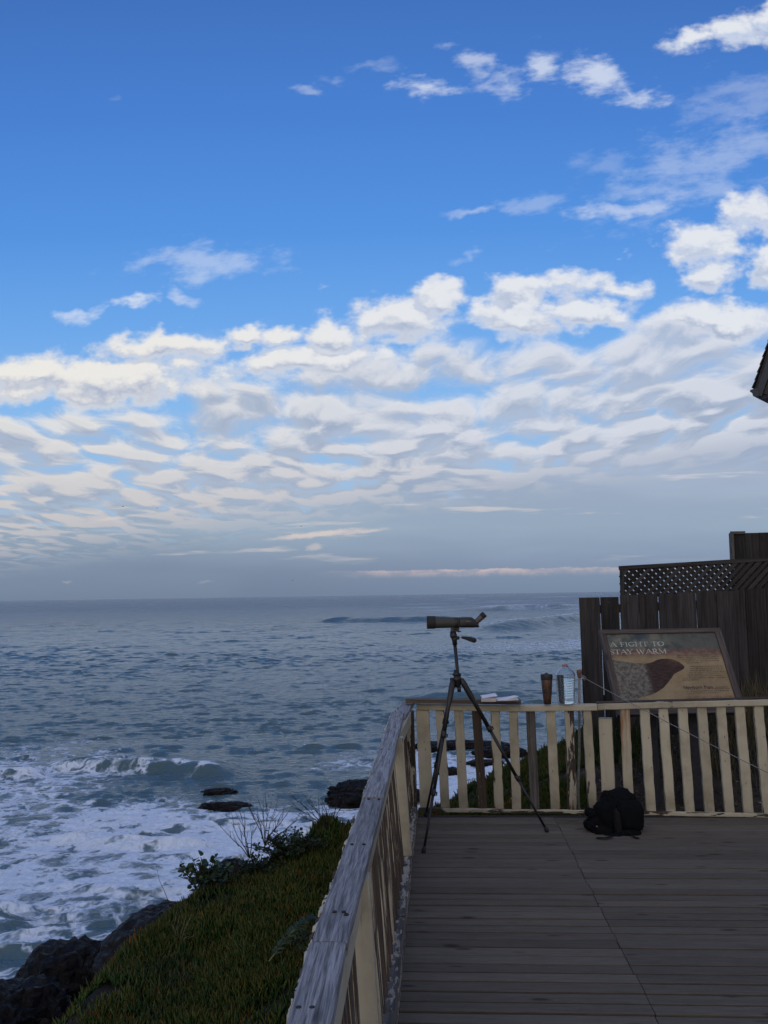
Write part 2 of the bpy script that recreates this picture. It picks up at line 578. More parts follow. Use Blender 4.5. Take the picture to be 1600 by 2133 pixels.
def paint_mat(name, paint, under, under2, dirt=.5, sa=(5.5, 42.0)):
    """old paint over wood; the wear of each board says how much of it has come off"""
    m, g = material(name)
    gco = g.attr('gco', 'Vector')
    rnd = g.attr('rnd')
    wear = g.attr('wear')
    lx_, ly_, ls_ = g.sep(g.attr('loc', 'Vector'))
    a = g.noise(g.v('MULTIPLY', gco, (sa[0], sa[1], sa[1])), 1.0, 6.0, .64, .3)
    b = g.noise(g.v('MULTIPLY', gco, (2.0, 9.0, 9.0)), 1.0, 3.0, .55)
    edge = g.m('ABSOLUTE', g.m('MULTIPLY', lx_, ly_))
    e = g.m('ADD', g.m('MULTIPLY', a, .62), g.m('MULTIPLY', b, .38))
    e = g.m('ADD', e, g.ss(edge, .74, 1.0, 0, .115))
    e = g.m('ADD', e, g.ss(g.m('ABSOLUTE', g.m('SUBTRACT', ls_, .5)), .42, .5, 0, .06))
    off = g.ss(e, g.m('SUBTRACT', .94, g.m('MULTIPLY', wear, .88)), g.m('SUBTRACT', .955, g.m('MULTIPLY', wear, .88)))
    # wood under the paint
    n1 = g.noise(g.v('MULTIPLY', gco, (2.0, 70.0, 70.0)), 1.0, 4.0, .6, .3)
    wood = g.mix(g.ss(n1, .35, .65), under, under2)
    # the paint: stained, chalky, fine vertical cracks
    c = g.noise(g.v('MULTIPLY', gco, (2.0, 22.0, 22.0)), 1.0, 4.0, .6)
    d = g.noise(gco, 3.2, 5.0, .65)
    pc = g.mix(g.m('MULTIPLY', g.ss(d, .42, .72), dirt), paint, g.v('MULTIPLY', paint, (.62, .60, .56)))
    pc = g.mix(g.ss(c, .50, .72, 0, .30), pc, g.v('MULTIPLY', paint, (.70, .66, .58)))
    pc = g.mix(g.m('MULTIPLY', g.ss(ls_, .30, .0), g.ss(d, .35, .65, .15, .75)), pc, g.v('MULTIPLY', paint, (.42, .40, .36)))
    cr = g.noise(g.v('MULTIPLY', gco, (5.0, 150.0, 150.0)), 1.0, 2.0, .5)
    pc = g.mix(g.ss(cr, .66, .74, 0, .40), pc, under)
    pc = g.v('SCALE', pc, s=g.m('MULTIPLY_ADD', g.m('SUBTRACT', rnd, .5), .22, 1.0))
    sp = g.vor(g.v('MULTIPLY', gco, (9.0, 22.0, 22.0)), 1.0)
    pc = g.mix(g.ss(sp, .09, .05, 0, .9), pc, under)
    col = g.mix(off, pc, wood)
    h = g.m('ADD', g.m('MULTIPLY', g.m('SUBTRACT', 1.0, off), 1.0), g.m('MULTIPLY', n1, .35))
    principled(g, col, g.mix(off, .55, .85), g.bump(h, .6, .004), spec=.35)
    return m


def plain_mat(name, col, rough=.5, nscale=60.0, amt=.25, bump=.0, metal=0.0, spec=.5, **kw):
    m, g = material(name)
    tcn = g.node('ShaderNodeTexCoord').outputs['Object']
    n = g.noise(tcn, nscale, 4.0, .6)
    c = g.mix(g.ss(n, .35, .7), g.v('SCALE', col, s=1 - amt), g.v('SCALE', col, s=1 + amt))
    principled(g, c, g.lin(n, .3, .7, max(rough - .08, .02), min(rough + .1, 1)), g.bump(n, bump, .004) if bump else None, metal=metal, spec=spec, **kw)
    return m


M = {}
M['deck'] = wood_mat('deck_wood', (.094, .082, .064), (.126, .111, .088), 60.0, .28, .9, .35, .15, spec=.10, streak=6.0)
M['cap'] = wood_mat('weathered_rail_wood', (.075, .077, .080), (.34, .345, .35), 95.0, .55, .75, .9, .12, spec=.25, streak=4.5)
M['plank'] = wood_mat('loose_plank_wood', (.045, .034, .025), (.11, .088, .066), 50.0, .5, .8, .4, .1)
M['fence'] = wood_mat('old_fence_wood', (.017, .0165, .017), (.046, .0445, .0445), 45.0, .6, .85, .5, .42, spec=.2, streak=1.6)
M['grey_board'] = wood_mat('bare_grey_board', (.055, .05, .045), (.15, .14, .13), 60.0, .5, .85, .6, .1)
M['cream'] = paint_mat('cream_paint', (.415, .385, .285), (.060, .043, .030), (.030, .024, .020), .8)
M['cream_fine'] = paint_mat('cream_paint_flaking', (.42, .38, .28), (.090, .068, .050), (.040, .032, .026), .8, (2.6, 105.0))
M['curb'] = paint_mat('curb_paint', (.36, .325, .25), (.105, .092, .076), (.055, .048, .040), .8, (16.0, 52.0))
M['sign_frame'] = wood_mat('sign_frame_wood', (.040, .033, .030), (.10, .085, .076), 50.0, .5, .8, .5, .15)
M['black'] = plain_mat('black_plastic', (.008, .008, .009), .5, 90, .3)
M['leg_black'] = plain_mat('black_metal', (.009, .009, .010), .48, 70, .3)
M['rubber'] = plain_mat('black_rubber', (.010, .010, .011), .75, 120, .3, .1)
M['olive'] = plain_mat('olive_armour', (.030, .034, .027), .62, 150, .18, .08)
M['steel'] = plain_mat('bright_steel', (.45, .45, .45), .3, 80, .15, metal=1.0)
M['eyepiece'] = plain_mat('eyepiece_grey', (.075, .068, .064), .4, 80, .2, metal=.2)
M['lens'] = plain_mat('lens_glass', (.01, .012, .02), .05, 20, .1)
M['mark'] = plain_mat('pale_mark', (.30, .29, .27), .5, 60, .1)
M['fabric'] = plain_mat('black_fabric', (.0065, .0075, .0085), .95, 260, .35, .25, spec=.06)
M['strap'] = plain_mat('black_webbing', (.011, .012, .013), .8, 400, .3, .2, spec=.12)
M['buckle'] = plain_mat('grey_patch', (.16, .17, .17), .5, 90, .2)
M['copper'] = plain_mat('brown_metal', (.085, .046, .030), .36, 40, .35, metal=.45)
M['tumbler_mark'] = plain_mat('tumbler_print', (.028, .022, .02), .5, 40, .2)
M['paper'] = plain_mat('white_paper', (.66, .66, .70), .8, 30, .04)
M['page_edge'] = plain_mat('page_edges', (.46, .43, .42), .8, 240, .14)
M['cover'] = plain_mat('book_cover', (.05, .05, .055), .5, 60, .2)
M['rope'] = plain_mat('grey_rope', (.20, .195, .195), .8, 300, .3, .3)
M['pole'] = plain_mat('pale_pole', (.23, .215, .185), .6, 50, .25, .1)
M['rust'] = plain_mat('rusty_fitting', (.16, .085, .055), .75, 70, .4, .2)
M['post_blue'] = plain_mat('painted_sign_post', (.030, .032, .040), .7, 30, .3, .1)
M['nail'] = plain_mat('dark_nail', (.018, .014, .012), .7, 90, .3)
M['bird'] = plain_mat('gull_feathers', (.06, .06, .065), .8, 30, .2)
M['twig'] = plain_mat('dry_twig', (.020, .016, .014), .85, 60, .35)
M['straw'] = plain_mat('dry_straw', (.27, .23, .16), .85, 60, .25)
M['shingle'] = plain_mat('dark_shingle', (.022, .023, .027), .85, 30, .35, .4)
M['trim'] = plain_mat('dark_green_trim', (.028, .036, .042), .6, 20, .15)
M['soffit'] = plain_mat('dark_soffit', (.024, .024, .026), .7, 20, .15)
M['wall'] = plain_mat('house_siding', (.16, .15, .14), .8, 12, .15)
M['wood_dark'] = plain_mat('dark_timber', (.035, .028, .023), .85, 14, .3, .2)

m, g = material('window_glass')
principled(g, (.02, .025, .03), .06)
M['pane'] = m

# clear bottle and the water in it
m, g = material('clear_bottle')
principled(g, (.90, .95, .97), .03, None, spec=.5, IOR=1.33, Transmission_Weight=1.0)
M['clear'] = m
m, g = material('bottle_water')
principled(g, (.90, .95, .96), .0, None, IOR=1.33, Transmission_Weight=1.0)
M['bwater'] = m
M['bcap'] = plain_mat('bottle_cap', (.30, .16, .12), .5, 60, .1)

# rock
m, g = material('wet_dark_rock')
tcn = g.node('ShaderNodeTexCoord').outputs['Object']
n1 = g.noise(tcn, 2.6, 7.0, .65)
n2 = g.noise(tcn, 9.0, 5.0, .65)
c = g.mix(g.ss(n1, .36, .66), (.0055, .005, .0048), (.019, .016, .013))
c = g.mix(g.ss(n2, .58, .72, 0, .6), c, (.030, .026, .017))
principled(g, c, g.lin(n2, .3, .7, .30, .85), g.bump(g.m('ADD', g.m('ADD', n1, g.m('MULTIPLY', n2, .5)), g.m('MULTIPLY', g.vor(tcn, 5.0, 'DISTANCE_TO_EDGE'), 1.2)), 1.0, .14), spec=.12)
M['rock'] = m

# soil
m, g = material('soil')
pos = g.node('ShaderNodeNewGeometry').outputs['Position']
n1 = g.noise(pos, 3.0, 6.0, .65)
n2 = g.noise(pos, 26.0, 5.0, .65)
pb = g.vor(pos, 48.0)
c = g.mix(g.ss(n1, .38, .64), (.022, .018, .014), (.060, .048, .036))
c = g.mix(g.ss(n2, .56, .72, 0, .55), c, (.090, .074, .056))
c = g.mix(g.ss(pb, .16, .10, 0, .8), c, g.mix(g.ss(g.vor(pos, 48.0, out='Color'), .4, .8), (.03, .026, .022), (.13, .115, .095)))
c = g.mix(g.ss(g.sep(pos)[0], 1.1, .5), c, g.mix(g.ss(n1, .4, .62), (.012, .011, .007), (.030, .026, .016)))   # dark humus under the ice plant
wet = g.ss(g.sep(pos)[2], -1.2, -2.2)
c = g.mix(wet, c, (.017, .014, .012))
principled(g, c, .9, g.bump(g.m('ADD', n2, n1), .8, .03), spec=.25)
M['soil'] = m


def leaf_mat(name, a, b, c3, rough=.5, patch=2.2):
    m, g = material(name)
    tint = g.attr('tint')
    pos = g.node('ShaderNodeNewGeometry').outputs['Position']
    n = g.noise(pos, patch, 4.0, .6)
    col = g.mix(g.ss(g.m('ADD', g.m('MULTIPLY', tint, .45), g.m('MULTIPLY', n, .55)), .30, .66), a, b)
    n3 = g.noise(pos, patch * .55, 3.0, .55)
    col = g.mix(g.ss(n3, .54, .70, 0, .75), col, g.v('MULTIPLY', col, (.50, .80, 1.5)))
    col = g.mix(g.ss(n3, .42, .28, 0, .60), col, g.v('MULTIPLY', col, (1.20, 1.0, .70)))
    red = g.m('MULTIPLY', g.ss(tint, .86, .95), g.ss(g.noise(pos, patch * 1.7, 3.0, .6), .46, .60))
    col = g.mix(red, col, c3)
    tip = g.attr('tip')
    col = g.mix(g.m('MULTIPLY', g.ss(tip, .55, 1.0), g.m('MULTIPLY', tint, .45)), col, c3)
    principled(g, col, rough, spec=.14)
    return m


M['iceplant'] = leaf_mat('ice_plant_leaves', (.016, .048, .011), (.046, .080, .018), (.20, .075, .018))
M['bush'] = leaf_mat('bush_leaves', (.014, .028, .014), (.036, .060, .022), (.10, .085, .03), .45)
M['mallow'] = leaf_mat('broad_leaves', (.022, .045, .020), (.055, .085, .032), (.10, .09, .03), .4)
M['yarrow'] = leaf_mat('feathery_leaves', (.030, .052, .030), (.065, .092, .052), (.10, .10, .05), .6)
M['drygrass'] = leaf_mat('dry_grass', (.055, .058, .032), (.130, .115, .068), (.20, .16, .09), .7)
M['litter'] = leaf_mat('litter_chips', (.045, .034, .026), (.135, .108, .080), (.38, .35, .30), .85, 9.0)

# printed sign face
m, g = material('sign_print')
gc = g.attr('gco', 'Vector')
px, py, _ = g.sep(gc)                       # metres from the top left corner of the panel: across, down
n1 = g.noise(gc, 7.0, 5.0, .65)
n2 = g.noise(gc, 26.0, 4.0, .6)
top = g.mix(g.ss(n1, .36, .66), (.048, .062, .056), (.165, .165, .125))
top = g.mix(g.m('MULTIPLY', g.ss(g.m('ABSOLUTE', g.m('SUBTRACT', px, .36)), .10, .02), g.ss(py, .16, .02)), top, (.022, .045, .066))
top = g.mix(g.m('MULTIPLY', g.ss(px, .50, .70), g.ss(n1, .42, .62, 0, .7)), top, (.030, .034, .036))
band = g.mix(g.ss(n2, .40, .65), (.105, .060, .048), (.180, .115, .080))
tan_ = g.mix(g.ss(n1, .35, .70), (.205, .155, .082), (.275, .215, .122))
edge_ = g.m('ADD', py, g.m('MULTIPLY', g.m('SUBTRACT', n1, .5), .10))
c = g.mix(g.ss(edge_, .17, .24), top, band)
c = g.mix(g.ss(edge_, .23, .31), c, tan_)
c = g.mix(g.ss(n2, .62, .78, 0, .35), c, (.17, .15, .12))
sp = g.vor(gc, 110.0)
c = g.mix(g.ss(sp, .12, .06, 0, .4), c, (.09, .08, .06))
principled(g, c, .55, spec=.25)
M['print'] = m

# the animal on the sign: speckled grey body, dark brown head
m, g = material('sign_animal')
gc = g.attr('gco', 'Vector')
px, py, _ = g.sep(gc)
n1 = g.noise(gc, 30.0, 5.0, .68)
n2 = g.noise(g.v('MULTIPLY', gc, (20.0, 60.0, 1.0)), 1.0, 4.0, .6)
grey = g.mix(g.ss(n1, .36, .64), (.060, .056, .045), (.165, .155, .125))
brown = g.mix(g.ss(n2, .36, .66), (.022, .012, .009), (.050, .026, .018))
c = g.mix(g.ss(g.m('ADD', px, g.m('MULTIPLY', g.m('SUBTRACT', n2, .5), .16)), .31, .37), grey, brown)
face = g.m('MULTIPLY', g.ss(px, .50, .60), g.ss(py, .40, .33))
c = g.mix(g.m('MULTIPLY', face, g.ss(n1, .40, .60, .2, .9)), c, (.110, .058, .028))
principled(g, c, .55, spec=.25)
M['animal'] = m
M['ink_pale'] = plain_mat('pale_ink', (.37, .40, .35), .6, 90, .35)
M['ink_dark'] = plain_mat('dark_ink', (.034, .024, .016), .6, 60, .25)
M['ink_brown'] = plain_mat('brown_ink', (.050, .030, .026), .6, 60, .25)
M['ink_red'] = plain_mat('red_ink', (.22, .060, .035), .6, 60, .3)
# ------------------------------------------------------------------ sea
SEA = -6.5


def seg_dist(x, y, pts):
    """signed distance to a polyline (positive on its left) and the fraction along it"""
    best = np.full(x.shape, 1e9)
    sgn = np.ones_like(best)
    along = np.zeros_like(best)
    L = [np.hypot(b[0] - a[0], b[1] - a[1]) for a, b in zip(pts[:-1], pts[1:])]
    T = sum(L)
    acc = 0
    for (a, b), l in zip(zip(pts[:-1], pts[1:]), L):
        ex, ey = (b[0] - a[0]) / l, (b[1] - a[1]) / l
        t = np.clip((x - a[0]) * ex + (y - a[1]) * ey, 0, l)
        d = np.hypot(x - a[0] - ex * t, y - a[1] - ey * t)
        m = d < best
        best = np.where(m, d, best)
        sgn = np.where(m, np.sign(ex * (y - a[1]) - ey * (x - a[0])), sgn)
        along = np.where(m, (acc + t) / T, along)
        acc += l
    return best * sgn, along


az = np.radians(np.concatenate([np.linspace(-88, -34, 60, endpoint=False), np.linspace(-34, 34, 660, endpoint=False), np.linspace(34, 88, 61)]))
dep = np.concatenate([np.linspace(math.radians(38), math.radians(27), 60, endpoint=False), np.linspace(math.radians(27), math.radians(8.5), 480, endpoint=False), np.linspace(math.radians(8.5), math.radians(1.2), 1020, endpoint=False), np.linspace(math.radians(1.2), math.radians(.50), 70, endpoint=False)])
rad = np.concatenate([(EYE - SEA) / np.tan(dep), np.geomspace((EYE - SEA) / math.tan(math.radians(.50)), 60000, 60)])
R_, A_ = np.meshgrid(rad, az, indexing='ij')
X, Y = R_ * np.sin(A_), R_ * np.cos(A_)
space = np.maximum(np.gradient(rad)[:, None] * np.ones_like(X), R_ * math.radians(.105))

Z = np.zeros_like(X)
OX, OY = np.zeros_like(X), np.zeros_like(X)
for k in range(72):
    lam = .42 * (12 / .42) ** ((k + RNG.random()) / 72)
    th = -PI / 2 + RNG.normal() * .32 + .12
    kx, ky = 2 * PI / lam * math.cos(th), 2 * PI / lam * math.sin(th)
    amp = .0078 * lam * min(1.0, (1.0 / lam) ** 1.3) * (.8 + .6 * RNG.random())
    wgt = sstep(lam / space, 1.8, 3.2)
    wgt = wgt * (1 - (.45 * sstep(R_, 75, 45) if lam > 1.6 else 0))
    wgt = wgt * (1 + 3.2 * sstep(R_, 70, 260) * min(1.0, max(0.0, (lam - 2.5) / 3)))
    ph = kx * X + ky * Y + RNG.random() * 2 * PI
    Z += amp * wgt * np.cos(ph)
    OX -= amp * wgt * math.cos(th) * np.sin(ph) * 1.0
    OY -= amp * wgt * math.sin(th) * np.sin(ph) * 1.0
patch = fbm(X * .035, Y * .035, 3, 5)
calm = (.52 + .85 * sstep(fbm(X * .55 + 3 * patch, Y * .60, 3, 17), .40, .70)) * (.75 + .6 * sstep(patch, .35, .7))
Z *= calm

foam = np.zeros_like(X)
wob = (fbm(X * .12, Y * .12, 4, 31) - .5)
# broken water along the foot of the cliff
near = sstep(Y + wob * 16, 43, 32) * np.where(X < 0, 1, sstep(X, 0, 3) * 0 + 1)
foam = np.maximum(foam, near * (1 - .30 * sstep(X, -9.5, -6) * sstep(Y, 30, 34)) * (.44 + .88 * (fbm(X * .20, Y * .26, 4, 77) - .42)))
foam = np.maximum(foam, sstep(Y + wob * 10, 50, 44) * sstep(X, -1.0, 1.5) * .62)
foam = np.maximum(foam, sstep(Y + wob * 14, 52, 44) * sstep(X, -10, -15) * .40)
foam *= 1 - .40 * sstep(R_, 27, 20)
patchy = sstep(fbm(X * .1, Y * .16, 3, 91), .56, .68) * sstep(Y, 62, 44) * sstep(Y, 36, 42)
foam = np.maximum(foam, patchy * .30)


def breaker(pts, h, w, crest, trail, front, lo=.0, hi=1.0, ftrail=3.0):
    """a swell along pts (left to right as seen from land), steep towards the land; foam on the crest between lo and hi"""
    global Z, foam, OY
    d, s = seg_dist(X, Y, pts)                     # d > 0: seaward
    d = d + (fbm(X * .5 / w, Y * .5 / w, 3, 3) - .5) * w * .5
    ends = sstep(s, 0, .22) * sstep(s, 1, .78)
    ww = np.where(d > 0, w * 1.7, w * .55)
    prof = np.exp(-(d / ww) ** 2) * ends
    Z += h * prof - .12 * h * np.exp(-((d + 1.3 * w) / w) ** 2) * ends
    on = sstep(s, lo - .06, lo + .06) * sstep(s, hi + .06, hi - .06) * sstep(fbm(X * 1.3 / w, Y * 1.3 / w, 3, 8), .30, .55)
    foam = np.maximum(foam, crest * on * np.exp(-((d - .05 * w) / (w * .36)) ** 2))
    foam = np.maximum(foam, trail * np.exp(-np.maximum(d, 0) / (w * ftrail)) * (d > 0) * ends)
    foam = np.maximum(foam, front * np.exp(np.minimum(d + .6 * w, 0) / (w * 1.2)) * (d < -.3 * w) * ends)
    if h > .3:
        foam = np.where((d < w * .3) & (d > -w * .95), np.minimum(foam, 1 - .75 * prof + crest * on), foam)


breaker([(-17.5, 44.6), (-14.2, 44.2), (-11.1, 43.4), (-8.2, 42.4), (-6.2, 41.6)], .52, 1.0, .56, .0, .10, .40, .86)
breaker([(-21.0, 43.0), (-18.5, 42.4), (-15.8, 42.8)], .40, .8, .75, .0, .2, .2, .9)
breaker([(-12.2, 31.6), (-9.6, 30.6), (-7.4, 30.4), (-5.6, 31.2)], .20, .5, .7, .0, .3, .1, .9)
breaker([(-9.5, 26.2), (-7.2, 25.6), (-5.4, 26.1)], .14, .4, .6, .0, .3, .2, .8)
breaker([(-13.5, 24.5), (-11.4, 23.6), (-9.2, 23.9)], .18, .5, .9, .3, .3, .0, 1.0)
breaker([(15, 190), (23.5, 203), (35.5, 216), (57, 262), (72, 300)], 2.0, 6.5, .0, .34, .0, .4, .9, 5.0)
breaker([(50, 430), (62, 452), (72, 466), (88, 452), (98, 440)], 2.4, 11.0, .4, .5, .3, .2, .7, 3.0)
breaker([(-26, 290), (-6, 283), (14, 280), (30, 284)], 1.3, 6.0, .0, .10, .0)
breaker([(2.0, 74.0), (7.5, 71.5), (12.5, 72.6)], .35, 1.6, .0, .0, .0)
far_foam = sstep(fbm(X * .010, Y * .035, 4, 44), .60, .72) * sstep(R_, 60, 120) * sstep(X, -30, 40) * .34
foam = np.maximum(foam, far_foam)
fine = fbm(X * 1.6, Y * 1.6, 4, 12)
Z += foam * (fine - .5) * .16 * sstep(space, .6, .2)

V = np.stack([X + OX * calm, Y + OY * calm, SEA + Z], -1).reshape(-1, 3)
nr, na = X.shape
ii = np.arange(nr * na).reshape(nr, na)
Q = np.stack([ii[:-1, :-1], ii[1:, :-1], ii[1:, 1:], ii[:-1, 1:]], -1).reshape(-1, 4)[:, ::-1]

m, g = material('sea_water')
pos = g.node('ShaderNodeNewGeometry').outputs['Position']
fo = g.attr('foam')
ds = g.attr('dist')
flatp = g.v('MULTIPLY', pos, (1, 1, 0))
wv = g.v('SUBTRACT', g.noise(flatp, .55, 4.0, .6, color=True), (.5, .5, .5))
wp = g.v('ADD', flatp, g.v('SCALE', wv, s=2.6))
wps = g.v('MULTIPLY', wp, (.72, 1.15, 1))
lace1 = g.vor(wps, .85, 'DISTANCE_TO_EDGE')
lace2 = g.vor(wps, 2.3, 'DISTANCE_TO_EDGE')
blot = g.noise(wp, 1.15, 6.0, .66)
h = g.m('SUBTRACT', 1.0, g.m('MULTIPLY', lace1, 1.7))
h = g.m('ADD', g.m('MULTIPLY', h, .46), g.m('MULTIPLY', g.m('SUBTRACT', 1.0, g.m('MULTIPLY', lace2, 2.4)), .18))
h = g.m('ADD', h, g.m('MULTIPLY', blot, .52))
t = g.m('SUBTRACT', 1.0, g.m('MULTIPLY', fo, .66))
fm = g.ss(g.m('SUBTRACT', h, t), -.12, .10)
fm = g.m('MULTIPLY', fm, g.ss(fo, .02, .14))
thin = g.m('MULTIPLY', g.ss(fo, .25, .65), .30)              # milky water between the lace
body = g.mix(g.noise(flatp, .11, 3.0, .6), (.046, .090, .102), (.086, .140, .150))
body = g.mix(thin, body, (.16, .22, .26))
n1 = g.noise(g.v('MULTIPLY', flatp, (1.0, 1.7, 1)), 2.6, 4.0, .62)
n2 = g.noise(g.v('MULTIPLY', flatp, (.5, 1.1, 1)), .55, 4.0, .6)
wh = g.m('ADD', g.m('MULTIPLY', n1, g.ss(ds, 300, 40, .25, .40)), g.m('MULTIPLY', n2, g.ss(ds, 60, 400, .0, 3.2)))
wn = g.bump(wh, 1.0, .34)
wat = g.node('ShaderNodeBsdfPrincipled')
g.put(wat.inputs['Base Color'], body)
g.put(wat.inputs['Roughness'], g.ss(ds, 25, 600, .06, .14))
g.put(wat.inputs['IOR'], 1.33)
g.put(wat.inputs['Normal'], wn)
fb = g.node('ShaderNodeBsdfPrincipled')
fn = g.noise(wp, 5.5, 5.0, .65)
g.put(fb.inputs['Base Color'], g.mix(g.ss(g.m('ADD', fn, g.m('MULTIPLY', fm, .35)), .45, 1.10), (.44, .54, .64), (.78, .86, .93)))
g.put(fb.inputs['Roughness'], .9)
g.put(fb.inputs['Specular IOR Level'], .15)
g.put(fb.inputs['Normal'], g.bump(g.m('ADD', g.m('MULTIPLY', fm, .8), fn), .8, .10))
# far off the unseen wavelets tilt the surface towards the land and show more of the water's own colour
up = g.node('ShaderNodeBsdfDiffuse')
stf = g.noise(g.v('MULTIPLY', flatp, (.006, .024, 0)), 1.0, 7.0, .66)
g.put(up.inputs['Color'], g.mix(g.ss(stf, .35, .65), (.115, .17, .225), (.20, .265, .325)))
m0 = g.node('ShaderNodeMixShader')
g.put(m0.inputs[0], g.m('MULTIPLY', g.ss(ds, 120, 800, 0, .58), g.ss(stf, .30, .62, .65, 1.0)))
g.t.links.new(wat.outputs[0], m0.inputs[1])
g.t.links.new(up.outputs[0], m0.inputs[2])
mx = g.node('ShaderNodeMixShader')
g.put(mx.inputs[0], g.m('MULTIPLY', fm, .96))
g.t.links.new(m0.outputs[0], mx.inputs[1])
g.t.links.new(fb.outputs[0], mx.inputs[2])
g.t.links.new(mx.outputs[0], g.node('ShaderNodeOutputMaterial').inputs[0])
M['sea'] = m
sea = fast_mesh('sea', V, Q, M['sea'], (('foam', foam), ('dist', R_)))
tag(sea, kind='structure')


# ------------------------------------------------------------------ rocks in and beside the water
def rock(c, r, seed, label, rough=.34, name='sea_rock', sub=5, tilt=0.0):
    bm = bmesh.new()
    bmesh.ops.create_icosphere(bm, subdivisions=sub, radius=1.0)
    off = Vector((seed * 3.7, seed * 1.3, seed * 7.1))
    for v in bm.verts:
        p = v.co.copy()
        q = p * 1.25 + off
        d = mnoise.noise(q) * .55 + (.5 - abs(mnoise.noise(q * 2.3 + Vector((0, 0, q.z * 1.6))))) * .60 + (.4 - abs(mnoise.noise(q * 5.1))) * .30 + mnoise.noise(q * 11) * .07 + mnoise.noise(q * 23) * .035
        v.co = p * (1 + rough * d * 1.3)
        v.co = Vector((v.co.x * r[0], v.co.y * r[1], v.co.z * r[2]))
    if tilt:
        bmesh.ops.rotate(bm, verts=bm.verts, matrix=Matrix.Rotation(tilt, 3, 'Y'))
    me = bpy.data.meshes.new(name)
    bm.to_mesh(me)
    bm.free()
    me.polygons.foreach_set('use_smooth', [True] * len(me.polygons))
    me.materials.append(M['rock'])
    o = bpy.data.objects.new(name, me)
    COL.objects.link(o)
    o.location = tuple(map(float, c))
    return tag(o, label, 'rock', 'dark rocks along the shore')


rock(yp(158, 2124, 17.4), (1.22, 1.4, 1.16), 2, 'large peaked brown black rock at the foot of the bank with foam beside it', .42)
rock(yp(322, 2004, 15.6), (.82, 1.5, .78), 5, 'smooth rounded black rock directly below the brow of the ice plant bank', .22)
rock(yp(14, 2200, 14.6), (.95, 1.2, .92), 9, 'black jagged rock filling the bottom left corner', .45)
rock(yp(228, 2030, 16.9), (.42, .5, .55), 12, 'small black rock wedged between the peaked rock and the rounded one', .35)
rock(zp(760, 1668, SEA) + np.array([.3, 0, .12]), (1.65, 1.1, .56), 15, 'black rock with a foam streak standing in the surf beside the left rail', .45)
rock(zp(447, 1650, SEA) + np.array([0, 0, -.09]), (.75, .5, .20), 18, 'low black rock barely awash, farther of the two before the breaking wave', .5, tilt=-.12)
rock(zp(462, 1680, SEA) + np.array([0, 0, -.08]), (.95, .55, .20), 21, 'low black rock barely awash, nearer of the two before the breaking wave', .5)
rock(zp(480, 1822, SEA) + np.array([0, 0, .08]), (.55, .5, .30), 24, 'small black rock in foam behind the leafy shrub', .45)
rock(zp(962, 1556, SEA) + np.array([0, 0, .05]), (2.3, .7, .26), 27, 'long flat black reef seen between the balusters', .40)
rock(zp(905, 1557, SEA) + np.array([0, -1.0, .05]), (.7, .5, .22), 29, 'black rock at the left end of the long flat reef', .45)
rock(zp(1045, 1572, SEA) + np.array([0, 0, .05]), (1.2, .7, .30), 33, 'brown black rock in white foam left of the bare grey baluster', .45)
rock(zp(936, 1612, SEA) + np.array([0, 0, .03]), (.55, .45, .22), 36, 'small black rock in foam between the two leftmost balusters and the tripod', .40)
rock(zp(1010, 1592, SEA) + np.array([0, 0, .0]), (.8, .5, .20), 39, 'low rock awash behind the peeled baluster', .45)
# ------------------------------------------------------------------ ground: the top of the bank and the drop to the sea
BROW_PX = [(1215, 1514, 9.6), (1140, 1556, 9.2), (1060, 1599, 8.8), (1000, 1630, 8.6), (930, 1677, 8.2), (840, 1707, 7.9), (720, 1724, 7.6),
           (640, 1752, 7.3), (500, 1812, 7.0), (350, 1906, 6.3), (220, 2030, 5.5), (85, 2180, 4.8)]
BROW = [(14, 15, 1.0), (7, 12.5, .75), (3.9, 10.9, .5)] + [tuple(yp(*q)) for q in BROW_PX] + [(-2.05, 3.6, -.75), (-2.3, 2.0, -.85), (-2.4, 0, -.9), (-2.4, -6, -.9)]
ANCH = [(-.40, 6.5, -.30), (-.42, 5, -.36), (-.50, 3.6, -.42), (-.55, 2, -.5), (-.55, 0, -.5), (.35, 7.35, -.20), (1.0, 7.35, -.17), (1.7, 7.3, -.12), (2.4, 7.25, -.10), (3.4, 7.2, -.08),
        (1.9, 8.4, .10), (2.4, 9.0, .38), (3.4, 9.0, .45), (5, 8.9, .55), (8, 8, .5), (5, 6, .0), (8, 4, .1), (12, 9, .9), (7, 10.5, .7), (12, 13, 1.0), (3.2, 10.2, .5),
        (1.4, 5, -.55), (1.4, 3, -.6), (1.4, 1, -.6), (3.2, 5, -.5), (3.2, 2, -.5), (2.2, 6.4, -.42), (.6, 6.4, -.42), (5, -3, -.3), (0, -4, -.6)]
bx = np.array([b[0] for b in BROW])
by = np.array([b[1] for b in BROW])
ctl = np.array([tuple(b) for b in BROW] + ANCH)


